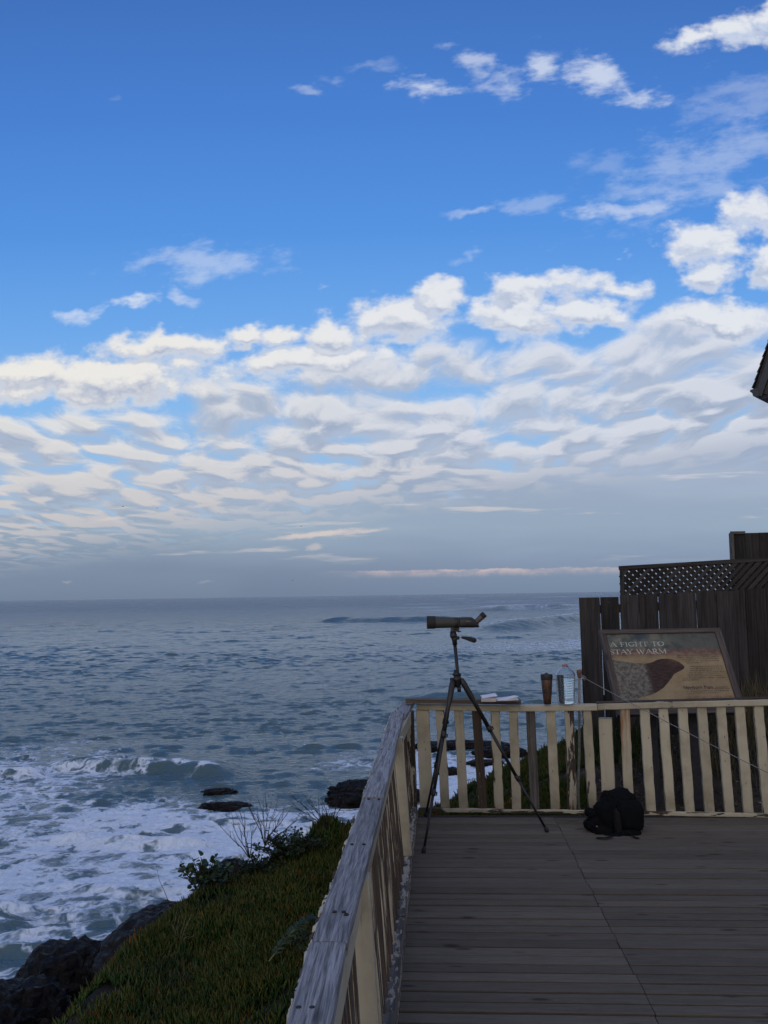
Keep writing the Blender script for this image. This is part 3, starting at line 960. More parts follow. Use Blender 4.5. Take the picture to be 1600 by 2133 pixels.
def land_z(x, y, rough=True):
    x, y = np.asarray(x, float), np.asarray(y, float)
    num = np.zeros_like(x)
    den = np.zeros_like(x)
    for cx, cy, cz in ctl:
        w = 1 / ((x - cx) ** 2 + (y - cy) ** 2 + .02) ** 1.5
        num += w * cz
        den += w
    z = num / den - .05
    d, _ = seg_dist(x, y, list(zip(bx, by)))        # polyline runs right to left: the sea is on its right -> d < 0
    s = -d
    wob = (fbm(x * 1.1, y * 1.1, 4, 61) - .5)
    sd = np.maximum(s + wob * .5 * sstep(s, .1, .8), 0)
    z = z - (1.15 * sd ** 1.35 + .25 * sd) * (1 + wob * .8 * sstep(sd, .2, 1.0))
    if rough:
        z = z + (fbm(x * 2.6, y * 2.6, 4, 21) - .5) * .10 * sstep(s, -.15, -.4) + (fbm(x * .9, y * .9, 5, 22, .6) - .5) * 1.3 * sstep(sd, .5, 2.5)
    return np.maximum(z, -7.4 + .3 * vnoise(x, y, 3)), s


gx = np.concatenate([np.arange(-14, -4.5, .25), np.arange(-4.5, 5.0, .06), np.arange(5.0, 15, .25)])
gy = np.concatenate([np.arange(-7, 2, .25), np.arange(2, 12, .06), np.arange(12, 20, .25)])
GX, GY = np.meshgrid(gx, gy)
GZ, GS = land_z(GX, GY)
deckarea = sstep(GX, .0, .15) * sstep(GY, 7.15, 7.0) * sstep(GX, 5.2, 4.6)
GZ = np.where(deckarea > .5, np.minimum(GZ, -.30), GZ)
ii = np.arange(GX.size).reshape(GX.shape)
ground = fast_mesh('ground', np.stack([GX, GY, GZ], -1).reshape(-1, 3), np.stack([ii[:-1, :-1], ii[:-1, 1:], ii[1:, 1:], ii[1:, :-1]], -1).reshape(-1, 4), M['soil'])
tag(ground, kind='structure')

# ------------------------------------------------------------------ ice plant: thousands of upright three-sided fingers
def blades(P, length, rad, lean, azim, bend, tint, sides=3, levels=4):
    """P (n,3) roots; arrays of n -> verts, quads, tint, tip"""
    n = len(P)
    d0 = np.stack([np.sin(lean) * np.cos(azim), np.sin(lean) * np.sin(azim), np.cos(lean)], -1)
    upv = np.array([0, 0, 1.0])
    e1 = np.cross(d0, np.stack([np.cos(azim + .3), np.sin(azim + .3), np.zeros(n)], -1) * .9 + upv * .1)
    e1 /= np.linalg.norm(e1, axis=1)[:, None] + 1e-9
    vs, tp = [], []
    for k in range(levels):
        s = k / (levels - 1)
        c = P + d0 * (length * s)[:, None] + upv * (bend * length * s * s)[:, None]
        dk = d0 + upv * (2 * bend * s)[:, None]
        dk /= np.linalg.norm(dk, axis=1)[:, None]
        a = e1 - dk * np.sum(e1 * dk, 1)[:, None]
        a /= np.linalg.norm(a, axis=1)[:, None] + 1e-9
        b = np.cross(dk, a)
        r = rad * (.75 + .55 * s - 1.22 * s ** 3)
        for i in range(sides):
            t = 2 * PI * i / sides
            vs.append(c + (a * math.cos(t) + b * math.sin(t)) * r[:, None])
            tp.append(np.full(n, s))
    V = np.stack(vs, 1).reshape(-1, 3)
    T = np.stack(tp, 1).reshape(-1)
    per = levels * sides
    q = []
    for k in range(levels - 1):
        for i in range(sides):
            j = (i + 1) % sides
            q.append((k * sides + i, k * sides + j, k * sides + sides + j, k * sides + sides + i))
    Q = (np.arange(n)[:, None, None] * per + np.array(q)[None]).reshape(-1, 4)
    return V, Q, np.repeat(tint, per), T


def scatter(n, x0, x1, y0, y1, keep):
    x = RNG.uniform(x0, x1, n)
    y = RNG.uniform(y0, y1, n)
    z, s = land_z(x, y)
    k = keep(x, y, s)
    return np.stack([x, y, z], -1)[k], s[k]


def curb_x(y):
    return .0275 + .061 * (y - 3.783)


def keep_ice(x, y, s):
    left = (x < curb_x(y) - .13)
    back = (y > 7.28 - .1 * x)
    dirt = sstep(x + (fbm(x * 2.2, y * 2.2, 3, 9) - .5) * .9, 1.25, 1.75) * sstep(y, 8.75, 8.2)
    ok = (left | back) & (s < .55 + (fbm(x * 1.5, y * 1.5, 3, 4) - .5) * .6) & (x < 2.6)
    thin = fbm(x * 1.7, y * 1.7, 4, 14)
    dens = sstep(thin, .30, .46) * (1 - dirt)
    return ok & (RNG.random(x.shape) < .12 + .88 * dens) & ((dirt < .5) | (RNG.random(x.shape) < .04)) & (s > -4.5)


def fingers(P, k, name, mat, lab=None):
    """k fingers around every shoot"""
    n = len(P)
    Pk = np.repeat(P, k, 0)
    sh_az = np.repeat(RNG.uniform(0, 2 * PI, n), k)
    sh_t = np.repeat(RNG.random(n), k)
    az_ = sh_az + np.tile(np.arange(k) * 2 * PI / k, n) + RNG.normal(0, .35, n * k)
    lean = np.abs(RNG.normal(.62, .28, n * k))
    ln = np.repeat(RNG.uniform(.030, .066, n), k) * RNG.uniform(.75, 1.15, n * k)
    Pk = Pk + np.stack([np.cos(az_), np.sin(az_), np.zeros(n * k)], -1) * .006 + np.array([0, 0, 1]) * RNG.uniform(-.005, .014, n * k)[:, None]
    tint = np.clip(sh_t * .75 + RNG.random(n * k) * .3, 0, 1)
    V, Q, T, TP = blades(Pk, ln, np.full(n * k, .0076) * RNG.uniform(.8, 1.25, n * k), lean, az_, RNG.uniform(.15, .5, n * k), tint)
    return fast_mesh(name, V, Q, mat, (('tint', T), ('tip', TP)))


P1, s1_ = scatter(40000, -3.3, .35, 2.6, 8.6, keep_ice)
P2, s2_ = scatter(17000, .0, 2.7, 7.1, 10.4, keep_ice)
PP = np.concatenate([P1, P2])
PP[:, 2] += (fbm(PP[:, 0] * 2.6, PP[:, 1] * 2.6, 3, 71) - .5) * .15
ice = fingers(PP, 4, 'ice_plant', M['iceplant'])
tag(ice, kind='stuff')


# ------------------------------------------------------------------ single plants
def leaf_cards(C, D, size, tint, cup=.25, round_=True, wide=1.0):
    """small cupped leaves: centre, direction, size -> arrays"""
    n = len(C)
    D = D / (np.linalg.norm(D, axis=1)[:, None] + 1e-9)
    side = np.cross(D, RNG.normal(size=(n, 3)) * .6 + np.array([0, 0, 1.0]))
    side /= np.linalg.norm(side, axis=1)[:, None] + 1e-9
    nor = np.cross(side, D)
    out = [(-.0, 0, 0), (.28, .42, .6), (.66, .5, .75), (1.0, .16, .2), (1.0, -.16, .2), (.66, -.5, .75), (.28, -.42, .6), (.5, 0, 0)] if round_ else \
        [(-.0, 0, 0), (.25, .13, .4), (.6, .16, .5), (1.0, .02, .1), (1.0, -.02, .1), (.6, -.16, .5), (.25, -.13, .4), (.5, 0, 0)]
    vs = []
    for a, b, c in out:
        vs.append(C + (D * a + side * (b * wide) + nor * (c * cup)) * size[:, None])
    V = np.stack(vs, 1).reshape(-1, 3)
    q = [(7, i, (i + 1) % 7) for i in range(7)]
    Q = (np.arange(n)[:, None, None] * 8 + np.array(q)[None]).reshape(-1, 3)
    return V, Q, np.repeat(tint, 8)


def shrub(name, base, label, cat, spread, height, nstem, nleaf, size, mat, rnd_=True, droop=.2, group=None, cup=.25):
    t = empty(name, base, label, cat, group)
    st = MB()
    C, D = [], []
    for i in range(nstem):
        a = random.uniform(0, 2 * PI)
        r = math.sqrt(random.random())
        tip = np.array([math.cos(a) * spread[0] * r, math.sin(a) * spread[1] * r, height * random.uniform(.55, 1.0) * (1 - .35 * r)])
        p0 = np.array(base) + np.array([tip[0] * .2, tip[1] * .2, -.03])
        mid = np.array(base) + tip * np.array([.45, .45, .6]) + np.array([random.uniform(-.02, .02) for _ in range(3)])
        end = np.array(base) + tip
        st.tube([p0, mid, end], [.0045, .0035, .002], 5)
        for k in range(nleaf):
            s = random.uniform(.25, 1.0)
            c = p0 * (1 - s) ** 2 + 2 * mid * s * (1 - s) + end * s * s
            b = random.uniform(0, 2 * PI)
            d = np.array([math.cos(b), math.sin(b), random.uniform(-droop, .9)])
            C.append(c + d * .012)
            D.append(d)
    C, D = np.array(C), np.array(D)
    V, Q, T = leaf_cards(C, D, RNG.uniform(size[0], size[1], len(C)), RNG.random(len(C)) * .85, cup, rnd_)
    fast_mesh('foliage', V, Q, mat, (('tint', T), ('tip', np.zeros(len(V)))), parent=t)
    st.build('stem', M['twig'], t)
    return t


def on_land(u, v, y, dz=0.0):
    p = yp(u, v, y)
    z, _ = land_z(np.array([p[0]]), np.array([p[1]]))
    return np.array([p[0], p[1], z[0] + dz])


b = on_land(428, 1870, 6.75)
shrub('leafy_shrub', b, 'leafy green shrub with broad rounded leaves on the brow of the bank', 'shrub', (.26, .16), .33, 30, 9, (.030, .055), M['mallow'], True, .3, 'shrubs on the bank')
b = on_land(605, 1790, 7.1)
shrub('dark_shrub', b, 'dense dark bush of small leaves on the brow with bare twigs above it', 'shrub', (.36, .24), .24, 70, 16, (.014, .028), M['bush'], True, .2, 'shrubs on the bank')
b = on_land(540, 1800, 7.0)
shrub('dark_shrub', b, 'low dark bush between the broad leaved shrub and the dense bush', 'shrub', (.24, .2), .15, 34, 14, (.014, .026), M['bush'], True, .2, 'shrubs on the bank')
b = on_land(660, 1880, 5.4)
shrub('feathery_plant', b, 'grey green feathery plant close to the left rail', 'plant', (.20, .16), .18, 26, 16, (.03, .05), M['yarrow'], False, .5, 'shrubs on the bank')

# the mound of taller ice plant beside the rail
c = on_land(682, 1745, 7.35)
n = 420
q = np.stack([RNG.normal(c[0] + .02, .14, n), RNG.normal(c[1], .12, n), np.zeros(n)], -1)
zq, _ = land_z(q[:, 0], q[:, 1])
q[:, 2] = zq + .20 * np.exp(-(((q[:, 0] - c[0]) / .15) ** 2 + ((q[:, 1] - c[1]) / .15) ** 2)) * RNG.uniform(.3, 1.0, n)
o = fingers(q, 4, 'ice_plant_mound', M['iceplant'])
tag(o, 'raised tuft of ice plant standing against the surf beside the left rail', 'plant')

# fern-like frond lying on the ice plant
fr = MB()
p0, p1 = on_land(560, 1960, 5.2, .10), on_land(655, 1868, 5.5, .20)
fr.tube([p0, (p0 + p1) / 2 + np.array([0, 0, .04]), p1], [.003, .0028, .002], 5)
C, D = [], []
for k in range(150):
    s = .1 + .9 * k / 150
    c_ = p0 * (1 - s) + p1 * s + np.array([0, 0, .16 * s * (1 - s)])
    for sg in (-1, 1):
        ax = unit(p1 - p0)
        sd_ = unit(np.cross(ax, (0, 0, 1))) * sg
        C.append(c_)
        D.append(sd_ + ax * .55 + np.array([0, 0, random.uniform(-.3, .25)]))
t = empty('fern_frond', p0, 'pale feathery frond lying across the ice plant', 'plant')
V_, Q_, T_ = leaf_cards(np.array(C), np.array(D), RNG.uniform(.028, .058, len(C)), RNG.random(len(C)) * .6, .08, False, .40)
fast_mesh('leaflets', V_, Q_, M['yarrow'], (('tint', T_), ('tip', np.zeros(len(V_)))), parent=t)
fr.build('stem', M['straw'], t)


def twigs(base, tips, label, mat, r=.0042, group='dry twigs on the bank', sub=3, name='dry_twigs'):
    t = MB()
    base = np.asarray(base)
    for tip in tips:
        tip = np.asarray(tip)
        pts = [base + (tip - base) * s + np.array([random.uniform(-.012, .012), 0, random.uniform(-.008, .012)]) * (0 < s < 1) for s in (0, .3, .6, 1)]
        t.tube(pts, [r, r * .8, r * .6, r * .35], 5)
        for k in range(sub):
            s = random.uniform(.35, .9)
            a = base + (tip - base) * s
            d = unit(tip - base) * random.uniform(.04, .11) + np.array([random.uniform(-.05, .05), random.uniform(-.02, .02), random.uniform(.0, .05)])
            t.tube([a, a + d * .6, a + d + np.array([0, 0, .01])], [r * .5, r * .4, r * .25], 4)
    o = t.build(name, mat)
    return tag(o, label, 'twigs', group)


twigs(yp(688, 1728, 7.3), [yp(*q) for q in [(600, 1653, 7.3), (628, 1650, 7.35), (648, 1668, 7.2), (668, 1660, 7.3), (662, 1690, 7.2), (702, 1672, 7.4), (720, 1660, 7.3), (632, 1704, 7.2), (612, 1680, 7.2)]],
      'bare dry twigs fanning left from the ice plant tuft at the rail', M['twig'])
twigs(yp(552, 1762, 7.0), [yp(*q) for q in [(514, 1668, 7.0), (533, 1694, 7.0), (556, 1670, 7.05), (574, 1682, 7.0), (586, 1696, 7.0), (603, 1688, 7.0), (622, 1706, 7.0), (548, 1668, 6.95)]],
      'bare dry twigs standing upright from the dense dark bush', M['twig'])
twigs(yp(520, 1788, 6.9), [yp(*q) for q in [(458, 1720, 6.9), (482, 1712, 6.9), (502, 1696, 6.9), (507, 1730, 6.85), (528, 1722, 6.9)]],
      'bare dry twigs leaning left above the low dark bush', M['twig'])
twigs(yp(352, 1880, 6.4), [yp(325, 1800, 6.4)], 'single thin bare twig leaning left beside the broad leaved shrub', M['twig'], .0024, sub=0)
twigs(on_land(372, 1975, 5.9), [yp(*q) for q in [(358, 1926, 5.9), (368, 1930, 5.9), (388, 1908, 5.9), (396, 1912, 5.9), (384, 1955, 5.8), (394, 1950, 5.8)]],
      'pale dry grass stalks in the ice plant below the broad leaved shrub', M['straw'], .0016, sub=1)


def tuft(base, n, ln, spread, label, name='grass_tuft', mat='drygrass', group='grass at the foot of the fence'):
    P = np.asarray(base)[None] + np.stack([RNG.normal(0, spread[0], n), RNG.normal(0, spread[1], n), np.zeros(n)], -1)
    z, _ = land_z(P[:, 0], P[:, 1])
    P[:, 2] = z - .01
    V, Q, T, TP = blades(P, RNG.uniform(ln[0], ln[1], n), np.full(n, .0034), np.abs(RNG.normal(.25, .22, n)), RNG.uniform(0, 2 * PI, n), RNG.uniform(-.3, .05, n), RNG.random(n), 3, 5)
    return tag(fast_mesh(name, V, Q, M[mat], (('tint', T), ('tip', TP))), kind='stuff')


tuft(on_land(1585, 1440, 8.6), 900, (.20, .62), (.28, .12), 'tall dry weedy grass against the fence right of the sign')
tuft(on_land(1330, 1545, 8.6), 420, (.10, .28), (.20, .15), 'short green weeds below the fence seen between the balusters left of the sign leg', mat='bush')
tuft(on_land(1245, 1540, 8.8), 380, (.10, .30), (.14, .2), 'green weeds at the sea end of the fence', mat='bush')
tuft(on_land(1510, 1560, 8.3), 500, (.10, .35), (.45, .2), 'thin dry grass on the bare soil behind the right of the railing')

# chips and dead leaves on the bare soil behind the rail
Pc, _ = scatter(5200, 1.0, 4.4, 7.2, 9.0, lambda x, y, s: (y > 7.25) & (RNG.random(x.shape) < .15 + .85 * sstep(x, 1.1, 1.7)))
Pc[:, 2] += .006
Dv = np.stack([RNG.normal(size=len(Pc)), RNG.normal(size=len(Pc)), RNG.normal(0, .35, len(Pc))], -1)
V_, Q_, T_ = leaf_cards(Pc, Dv, RNG.uniform(.012, .045, len(Pc)), RNG.random(len(Pc)), .2, False)
tag(fast_mesh('leaf_litter', V_, Q_, M['litter'], (('tint', T_), ('tip', np.zeros(len(V_))))), kind='stuff')
# ------------------------------------------------------------------ deck
AD = math.radians(3.5)
E1 = np.array([math.cos(AD), -math.sin(AD), 0])        # along the boards
E2 = np.array([math.sin(AD), math.cos(AD), 0])         # away from the camera
ZUP = np.array([0, 0, 1.0])
O0 = np.array([curb_x(0.0), 0, 0])
deck = empty('wooden_deck', (1.6, 3.5, -.02), 'weathered dark board deck filling the lower right of the view', 'deck')
mb = MB()
pitch = .0965
k = -14
while True:
    s = k * pitch
    if s > 7.03:
        break
    jx = 1.035 + random.uniform(-.005, .005) + (0.0 if k % 9 else .0)
    dz = random.uniform(-.0025, .0015)
    w = pitch - random.choice((.010, .012, .015, .019)) + random.uniform(-.0015, .001)
    skew = random.uniform(-.0012, .0012)
    a = O0 + E2 * s + ZUP * (-.019 + dz)
    mb.beam(a + E1 * -.10 + E2 * skew, a + E1 * (jx - .002), w, .038, E2, .0025, 6, .0006)
    b = a + ZUP * random.uniform(-.0015, .0015)
    mb.beam(b + E1 * (jx + random.uniform(.0005, .0035)), b + E1 * 4.7 - E2 * skew, w + random.uniform(-.002, .002), .038, E2, .0025, 6, .0006)
    k += 1
mb.build('decking', M['deck'], deck)
for x in (.06, .62, 1.03, 1.62, 2.2, 2.8, 3.4, 4.0, 4.6):
    jo = MB()
    jo.beam(O0 + E1 * x + E2 * -1.3 - ZUP * .11, O0 + E1 * x + E2 * 6.98 - ZUP * .11, .04, .14, E1)
    jo.build('joist', M['wood_dark'], deck)
rimb = MB()
rimb.beam(O0 + E1 * -.09 + E2 * 7.075 - ZUP * .11, O0 + E1 * 4.7 + E2 * 7.075 - ZUP * .11, .036, .20, E2)
rimb.build('rim_board', M['fence'], deck)
for x, s in ((.0, 6.9), (2.3, 6.9), (4.5, 6.9), (.0, 3.5), (.0, .2), (4.5, 3.5), (4.5, .2)):
    c_ = O0 + E1 * x + E2 * s
    ps = MB()
    ps.beam(c_ - ZUP * 1.3, c_ - ZUP * .185, .09, .09, E1)
    ps.build('support_post', M['wood_dark'], deck)

# ------------------------------------------------------------------ left railing (leans outward a little)
LEAN = -.060 / .80


def lx(y, z, inset=0.0):
    """inner face of the left railing"""
    return curb_x(y) + LEAN * max(z - .09, 0) - inset


def LP(y, z, inset=0.0):
    return np.array([lx(y, z, inset), y, z])


lr = empty('left_railing', (curb_x(3.8) - .05, 3.8, 0), 'peeling cream railing with weathered grey cap along the left edge of the deck', 'railing')
for a, b in ((-1.2, 1.05), (1.06, 4.62), (4.63, 6.98)):
    mb = MB()
    mb.wear = .50
    mb.beam((curb_x(a) - .052, a, .045), (curb_x(b) - .052, b, .045), .104, .09, (1, 0, 0), .006, 10, .002)
    mb.build('curb', M['curb'], lr)
# cap: four boards laid end to end
capb = [((.036, 6.50), (.150, 7.42), .088, .038, .8175), ((-.112 + .045, 3.875), (.078, 6.62), .092, .038, .824), ((-.201 + .047, 2.305), (-.068, 3.868), .089, .038, .821), ((-.263, -.9), (-.155, 2.30), .091, .038, .822)]
for (xa, ya), (xb, yb), w, t, z in capb:
    mb = MB()
    if (xa, ya) == (.036, 6.50):
        mb.beam((xa + .045, ya, z - .012), (xb + .030, yb, z - .006), .098, .034, (1, 0, 0), .004, 12, .0015)
    else:
        mb.beam((xa, ya, z), (xb, yb, z), w, t, (1, 0, 0), .005, 14, .0022)
    mb.build('cap_rail', M['cap'], lr)


def cap_x(y):
    return float(np.interp(y, [-.9, 2.30, 3.87, 5.58, 6.56, 7.12], [-.263, -.155, -.067, .025, .074, .165]))


# apron board on edge under the cap
for a, b in ((-1.0, 2.94), (2.95, 5.60), (5.61, 7.0)):
    mb = MB()
    mb.wear = .17
    mb.beam((cap_x(a) + .012, a, .752), (cap_x(b) + (.012 if b < 6.9 else .028), b, .752), .036, .098, (1, 0, 0), .004, 8, .001)
    mb.build('apron_board', M['cream'], lr)
for y, w, wear in ((6.99, .105, .52), (5.70, .108, .22), (2.93, .088, .24), (.6, .09, .3)):
    mb = MB()
    mb.wear = wear
    top = np.array([cap_x(y) + .012 - (0 if y < 6.9 else .0), y, .803])
    bot = LP(y, .088, w / 2 + .002)
    mb.beam(bot, top, w, .09, (1, 0, 0), .005, 6, .0015)
    mb.build('post', M['cream'], lr)
y = -.8
while y < 6.9:
    if min(abs(y - q) for q in (6.99, 5.70, 2.93, .6)) > .088:
        mb = MB()
        mb.wear = .53 + random.uniform(-.05, .08)
        mb.beam(LP(y, .088, .058), (cap_x(y) - .005 + .0, y, .803), .036, .068, (1, 0, 0), .003, 5, .0012)
        mb.build('baluster', M['cream_fine'], lr)
    y += .1425
# curls of old paint along the outer edge of the cap
yy = -.5
while yy < 7.0:
    ln = random.uniform(.03, .10)
    if fbm(np.array([yy * 2.1]), np.array([.5]), 3, 6)[0] > .33:
        o_ = random.uniform(.002, .012)
        x = cap_x(yy) - .046
        nseg = 5
        z = .826 + random.uniform(-.012, .008)
        hgt = random.uniform(.010, .036)
        vs = []
        for i in range(nseg + 1):
            s = i / nseg
            b_ = o_ * math.sin(PI * (.12 + .76 * s)) + random.uniform(-.003, .003)
            for q_, (dx_, dz_) in enumerate(((.003, -hgt), (-b_, -hgt * .45), (-b_ * .8, .0), (.002, .004))):
                vs.append((x + dx_, yy + ln * s, z + dz_ + random.uniform(-.003, .003)))
        fs = [(i * 4 + j, i * 4 + j + 1, i * 4 + j + 5, i * 4 + j + 4) for i in range(nseg) for j in range(3)]
        mb = MB()
        mb.wear = random.choice((.2, .35, .45, .5, .9))
        mb.add(vs, fs, None, random.random())
        o = mb.build('paint_flake', M['cream'], lr)
        md = o.modifiers.new('thickness', 'SOLIDIFY')
        md.thickness = .003
    yy += ln * random.uniform(.55, 1.05)
# nail heads in pairs across the cap
for v_, us in ((1495, (816, 829)), (1525, (806, 820)), (1560, (795, 811)), (1605, (783, 801)), (1657, (766, 787)), (1663, (768, 789)), (1757, (733, 758)), (1897, (697, 716)), (1903, (721, 722)), (2096, (622, 650))):
    for u_ in us:
        p = zp(u_, v_, .844)
        mb = MB()
        mb.lathe(p - ZUP * .004, ZUP, [(0, .0062), (.0032, .0060), (.0042, .0045)], 10)
        mb.build('nail', M['nail'], lr)

# ------------------------------------------------------------------ far railing
FA, FB = np.array([.344, 7.188, 0]), np.array([2.827, 6.870, 0])
FT = unit(FB - FA)
FN = np.array([FT[1], -FT[0], 0])                     # towards the camera


def fpt(u, v):
    return pp(u, v, FA, FN)


fr_ = empty('far_railing', (1.7, 7.0, 0), 'cream picket railing with flaking paint across the far end of the deck', 'railing')
HB = -FN
PX = [(880, 1478, 889, 1688, .105, .03), (916, 1478, 928, 1690, .0, .20), (955, 1478, 966, 1690, .0, .14), (992, 1478, 1006, 1690, .0, .46), (1031, 1478, 1040, 1690, .0, .26), (1069, 1478, 1077, 1692, .0, .18),
      (1105, 1478, 1115, 1695, .0, -1), (1147, 1478, 1158, 1695, .0, .16), (1186, 1478, 1193, 1697, .0, .34), (1222, 1478, 1236, 1697, .0, .24), (1302, 1478, 1312, 1698, .0, -2), (1343, 1478, 1357, 1698, .0, .14),
      (1382, 1477, 1398, 1698, .0, .16), (1422, 1476, 1438, 1698, .0, .12), (1462, 1475, 1480, 1698, .0, .15), (1502, 1474, 1521, 1698, .0, .14), (1541, 1473, 1561, 1698, .0, .13), (1580, 1472, 1601, 1698, .0, .2),
      (1619, 1471, 1641, 1698, .0, .16), (1658, 1470, 1681, 1698, .0, .16), (1697, 1469, 1721, 1698, .0, .16), (1736, 1468, 1761, 1698, .0, .16), (1775, 1467, 1801, 1698, .0, .16)]

# the rust-stained picket has its own paint
def rust_mat():
    m_ = M['cream'].copy()
    m_.name = 'cream_paint_rust'
    t_ = m_.node_tree
    pb_ = next(n_ for n_ in t_.nodes if n_.type == 'BSDF_PRINCIPLED')
    src = pb_.inputs['Base Color'].links[0].from_socket
    g_ = NT.__new__(NT)
    g_.t = t_
    gz = g_.node('ShaderNodeNewGeometry').outputs['Position']
    z_ = g_.sep(gz)[2]
    gc_ = g_.attr('gco', 'Vector')
    nn = g_.noise(g_.v('MULTIPLY', gc_, (2.5, 42.0, 42.0)), 1.0, 3.0, .6)
    f_ = g_.m('MULTIPLY', g_.ss(z_, .22, .70), g_.ss(nn, .40, .58))
    t_.links.new(g_.mix(g_.m('MULTIPLY', f_, .85), src, (.27, .105, .025)), pb_.inputs['Base Color'])
    return m_


M['cream_rust'] = rust_mat()
for (u0, v0, u1, v1, wd, wear) in PX:
    a, b = fpt(u1, v1), fpt(u0, v0)
    a[2] = .012
    b[2] = fpt(u0, v0)[2] + .004
    a, b = a + HB * .020, b + HB * .020
    mb = MB()
    mb.wear = max(wear + .15, .27)
    mb.beam(a, b, (wd or .0715) + random.uniform(-.002, .002), .038, FT, .003, 14, .0020)
    mb.build('baluster', M['grey_board'] if wear == -1 else M['cream_rust'] if wear == -2 else M['cream'], fr_)
# short square post standing in the row without reaching the cap
a, b = fpt(1271, 1698), fpt(1262, 1497)
a[2] = .012
mb = MB()
mb.wear = .20
mb.beam(a + HB * .045 + FN * .012, b + HB * .045 + FN * .012, .100, .09, unit(FT * .985 + FN * .17), .005, 5, .001)
mb.build('short_post', M['cream'], fr_)
# cap
t1 = [fpt(869, 1466), fpt(1080, 1469), fpt(1243, 1466.5)]
t2 = [fpt(1244, 1465.5), fpt(1400, 1461), fpt(1600, 1456), fpt(1830, 1450)]
for pts, wear in ((t1, .24), (t2, .30)):
    mb = MB()
    mb.wear = wear
    for p, q in zip(pts[:-1], pts[1:]):
        o_ = FN * .028 - FN * .045 - ZUP * .024
        mb.beam(p + o_, q + o_, .090, .047, FT * 0 + FN, .005, 8, .0012)
    mb.build('cap_rail', M['cream'], fr_)
mb = MB()
mb.wear = .62
for p, q in zip(t2[:-1], t2[1:]):
    mb.beam(p - FN * .030 + ZUP * .004, q - FN * .030 + ZUP * .004, .082, .010, FN, .002, 8, .0012)
mb.build('cap_lath', M['cream'], fr_)
mb = MB()
mb.wear = .50
a, b = fpt(872, 1688), fpt(1830, 1699)
a[2] = b[2] = .006
mb.beam(a + FN * .010, b + FN * .010, .030, .034, ZUP, .004, 30, .0016)
mb.build('bottom_rail', M['cream'], fr_)
mb = MB()
mb.wear = .2
for x in (3.60,):
    mb.beam(np.array([x, 6.715, 0]), np.array([x, 6.70, .815]), .09, .09, FT)
mb.build('post', M['cream'], fr_)

# loose plank lying on the cap
mb = MB()
a, b = yp(846, 1461.2, 7.16), yp(1085, 1464.0, 7.06)
a[2], b[2] = .862, .849
mb.beam(a, b, .115, .030, FN, .003, 10, .001)
tag(mb.build('loose_plank', M['plank']), 'loose brown plank lying on top of the far railing cap at its left end', 'plank')
# ------------------------------------------------------------------ tripod
TY = 6.46


def tp(u, v, y=TY):
    return yp(u, v, y)


apex = tp(952, 1417)
tri = empty('tripod', (apex[0], apex[1], 0), 'black tripod with spread legs standing in the corner of the deck', 'tripod')
feet = [zp(882.6, 1777, 0.0), zp(887, 1701, 0.0), zp(1139.5, 1734, 0.0)]
tops = [apex + np.array([-.030, -.012, .004]), apex + np.array([-.022, .03, .004]), apex + np.array([.030, .0, .010])]
cl = [(.34, .68), (.30, .62), (.335, .66)]
mb = MB()
top_c, bot_c = tp(947.3, 1338), tp(957, 1441)
mb.tube([bot_c, bot_c + (top_c - bot_c) * .06, top_c], [.0150, .0125, .0125], 16)
mb.build('centre_column', M['leg_black'], tri)
mb = MB()
ax_c = unit(top_c - bot_c)
c0 = apex - ax_c * .05
mb.lathe(c0, ax_c, [(0, .017), (.01, .024), (.045, .027), (.055, .033), (.068, .033), (.074, .022), (.083, .022), (.088, .030), (.098, .030), (.102, .020), (.125, .018)], 20)
mb.build('apex', M['black'], tri)
mb = MB()
p = tp(942, 1414)
mb.tube([p + np.array([.02, 0, 0]), p + np.array([-.004, -.004, 0]), p + np.array([-.016, -.006, 0])], [.006, .009, .009], 10)
mb.tube([tp(956, 1406), tp(960.5, 1407)], [.008, .010], 10)
mb.build('lock_knob', M['black'], tri)
for i, (f, t, (c1, c2)) in enumerate(zip(feet, tops, cl)):
    f = f + ZUP * .012
    d = f - t
    L = np.linalg.norm(d)
    u = d / L
    mb = MB()
    mb.tube([t, t + u * .035, t + d * .13, t + d * .145, t + d * c1], [.017, .0215, .020, .0150, .0150], 12)
    mb.tube([t + d * (c1 - .01), t + d * c2], [.0118, .0118], 12)
    mb.tube([t + d * (c2 - .01), t + d * .985], [.0088, .0088], 12)
    leg = mb.build('leg', M['leg_black'], tri)
    for c_, r in ((c1, .0185), (c2, .0150)):
        mb = MB()
        q = t + d * c_
        mb.tube([q - u * .026, q - u * .022, q + u * .014, q + u * .019], [r * .8, r, r, r * .7], 12)
        sd = unit(np.cross(u, (0, 1, 0)))
        mb.tube([q - u * .012 - sd * .008, q - u * .006 + sd * r * 1.45, q + u * .012 + sd * r * 1.35], [.007, .007, .005], 8)
        mb.build('leg_clamp', M['black'], leg)
    mb = MB()
    mb.tube([f - u * .030, f - u * .012, f + u * .004, f + u * .010], [.010, .0145, .0150, .010], 12)
    mb.build('rubber_foot', M['rubber'], leg)
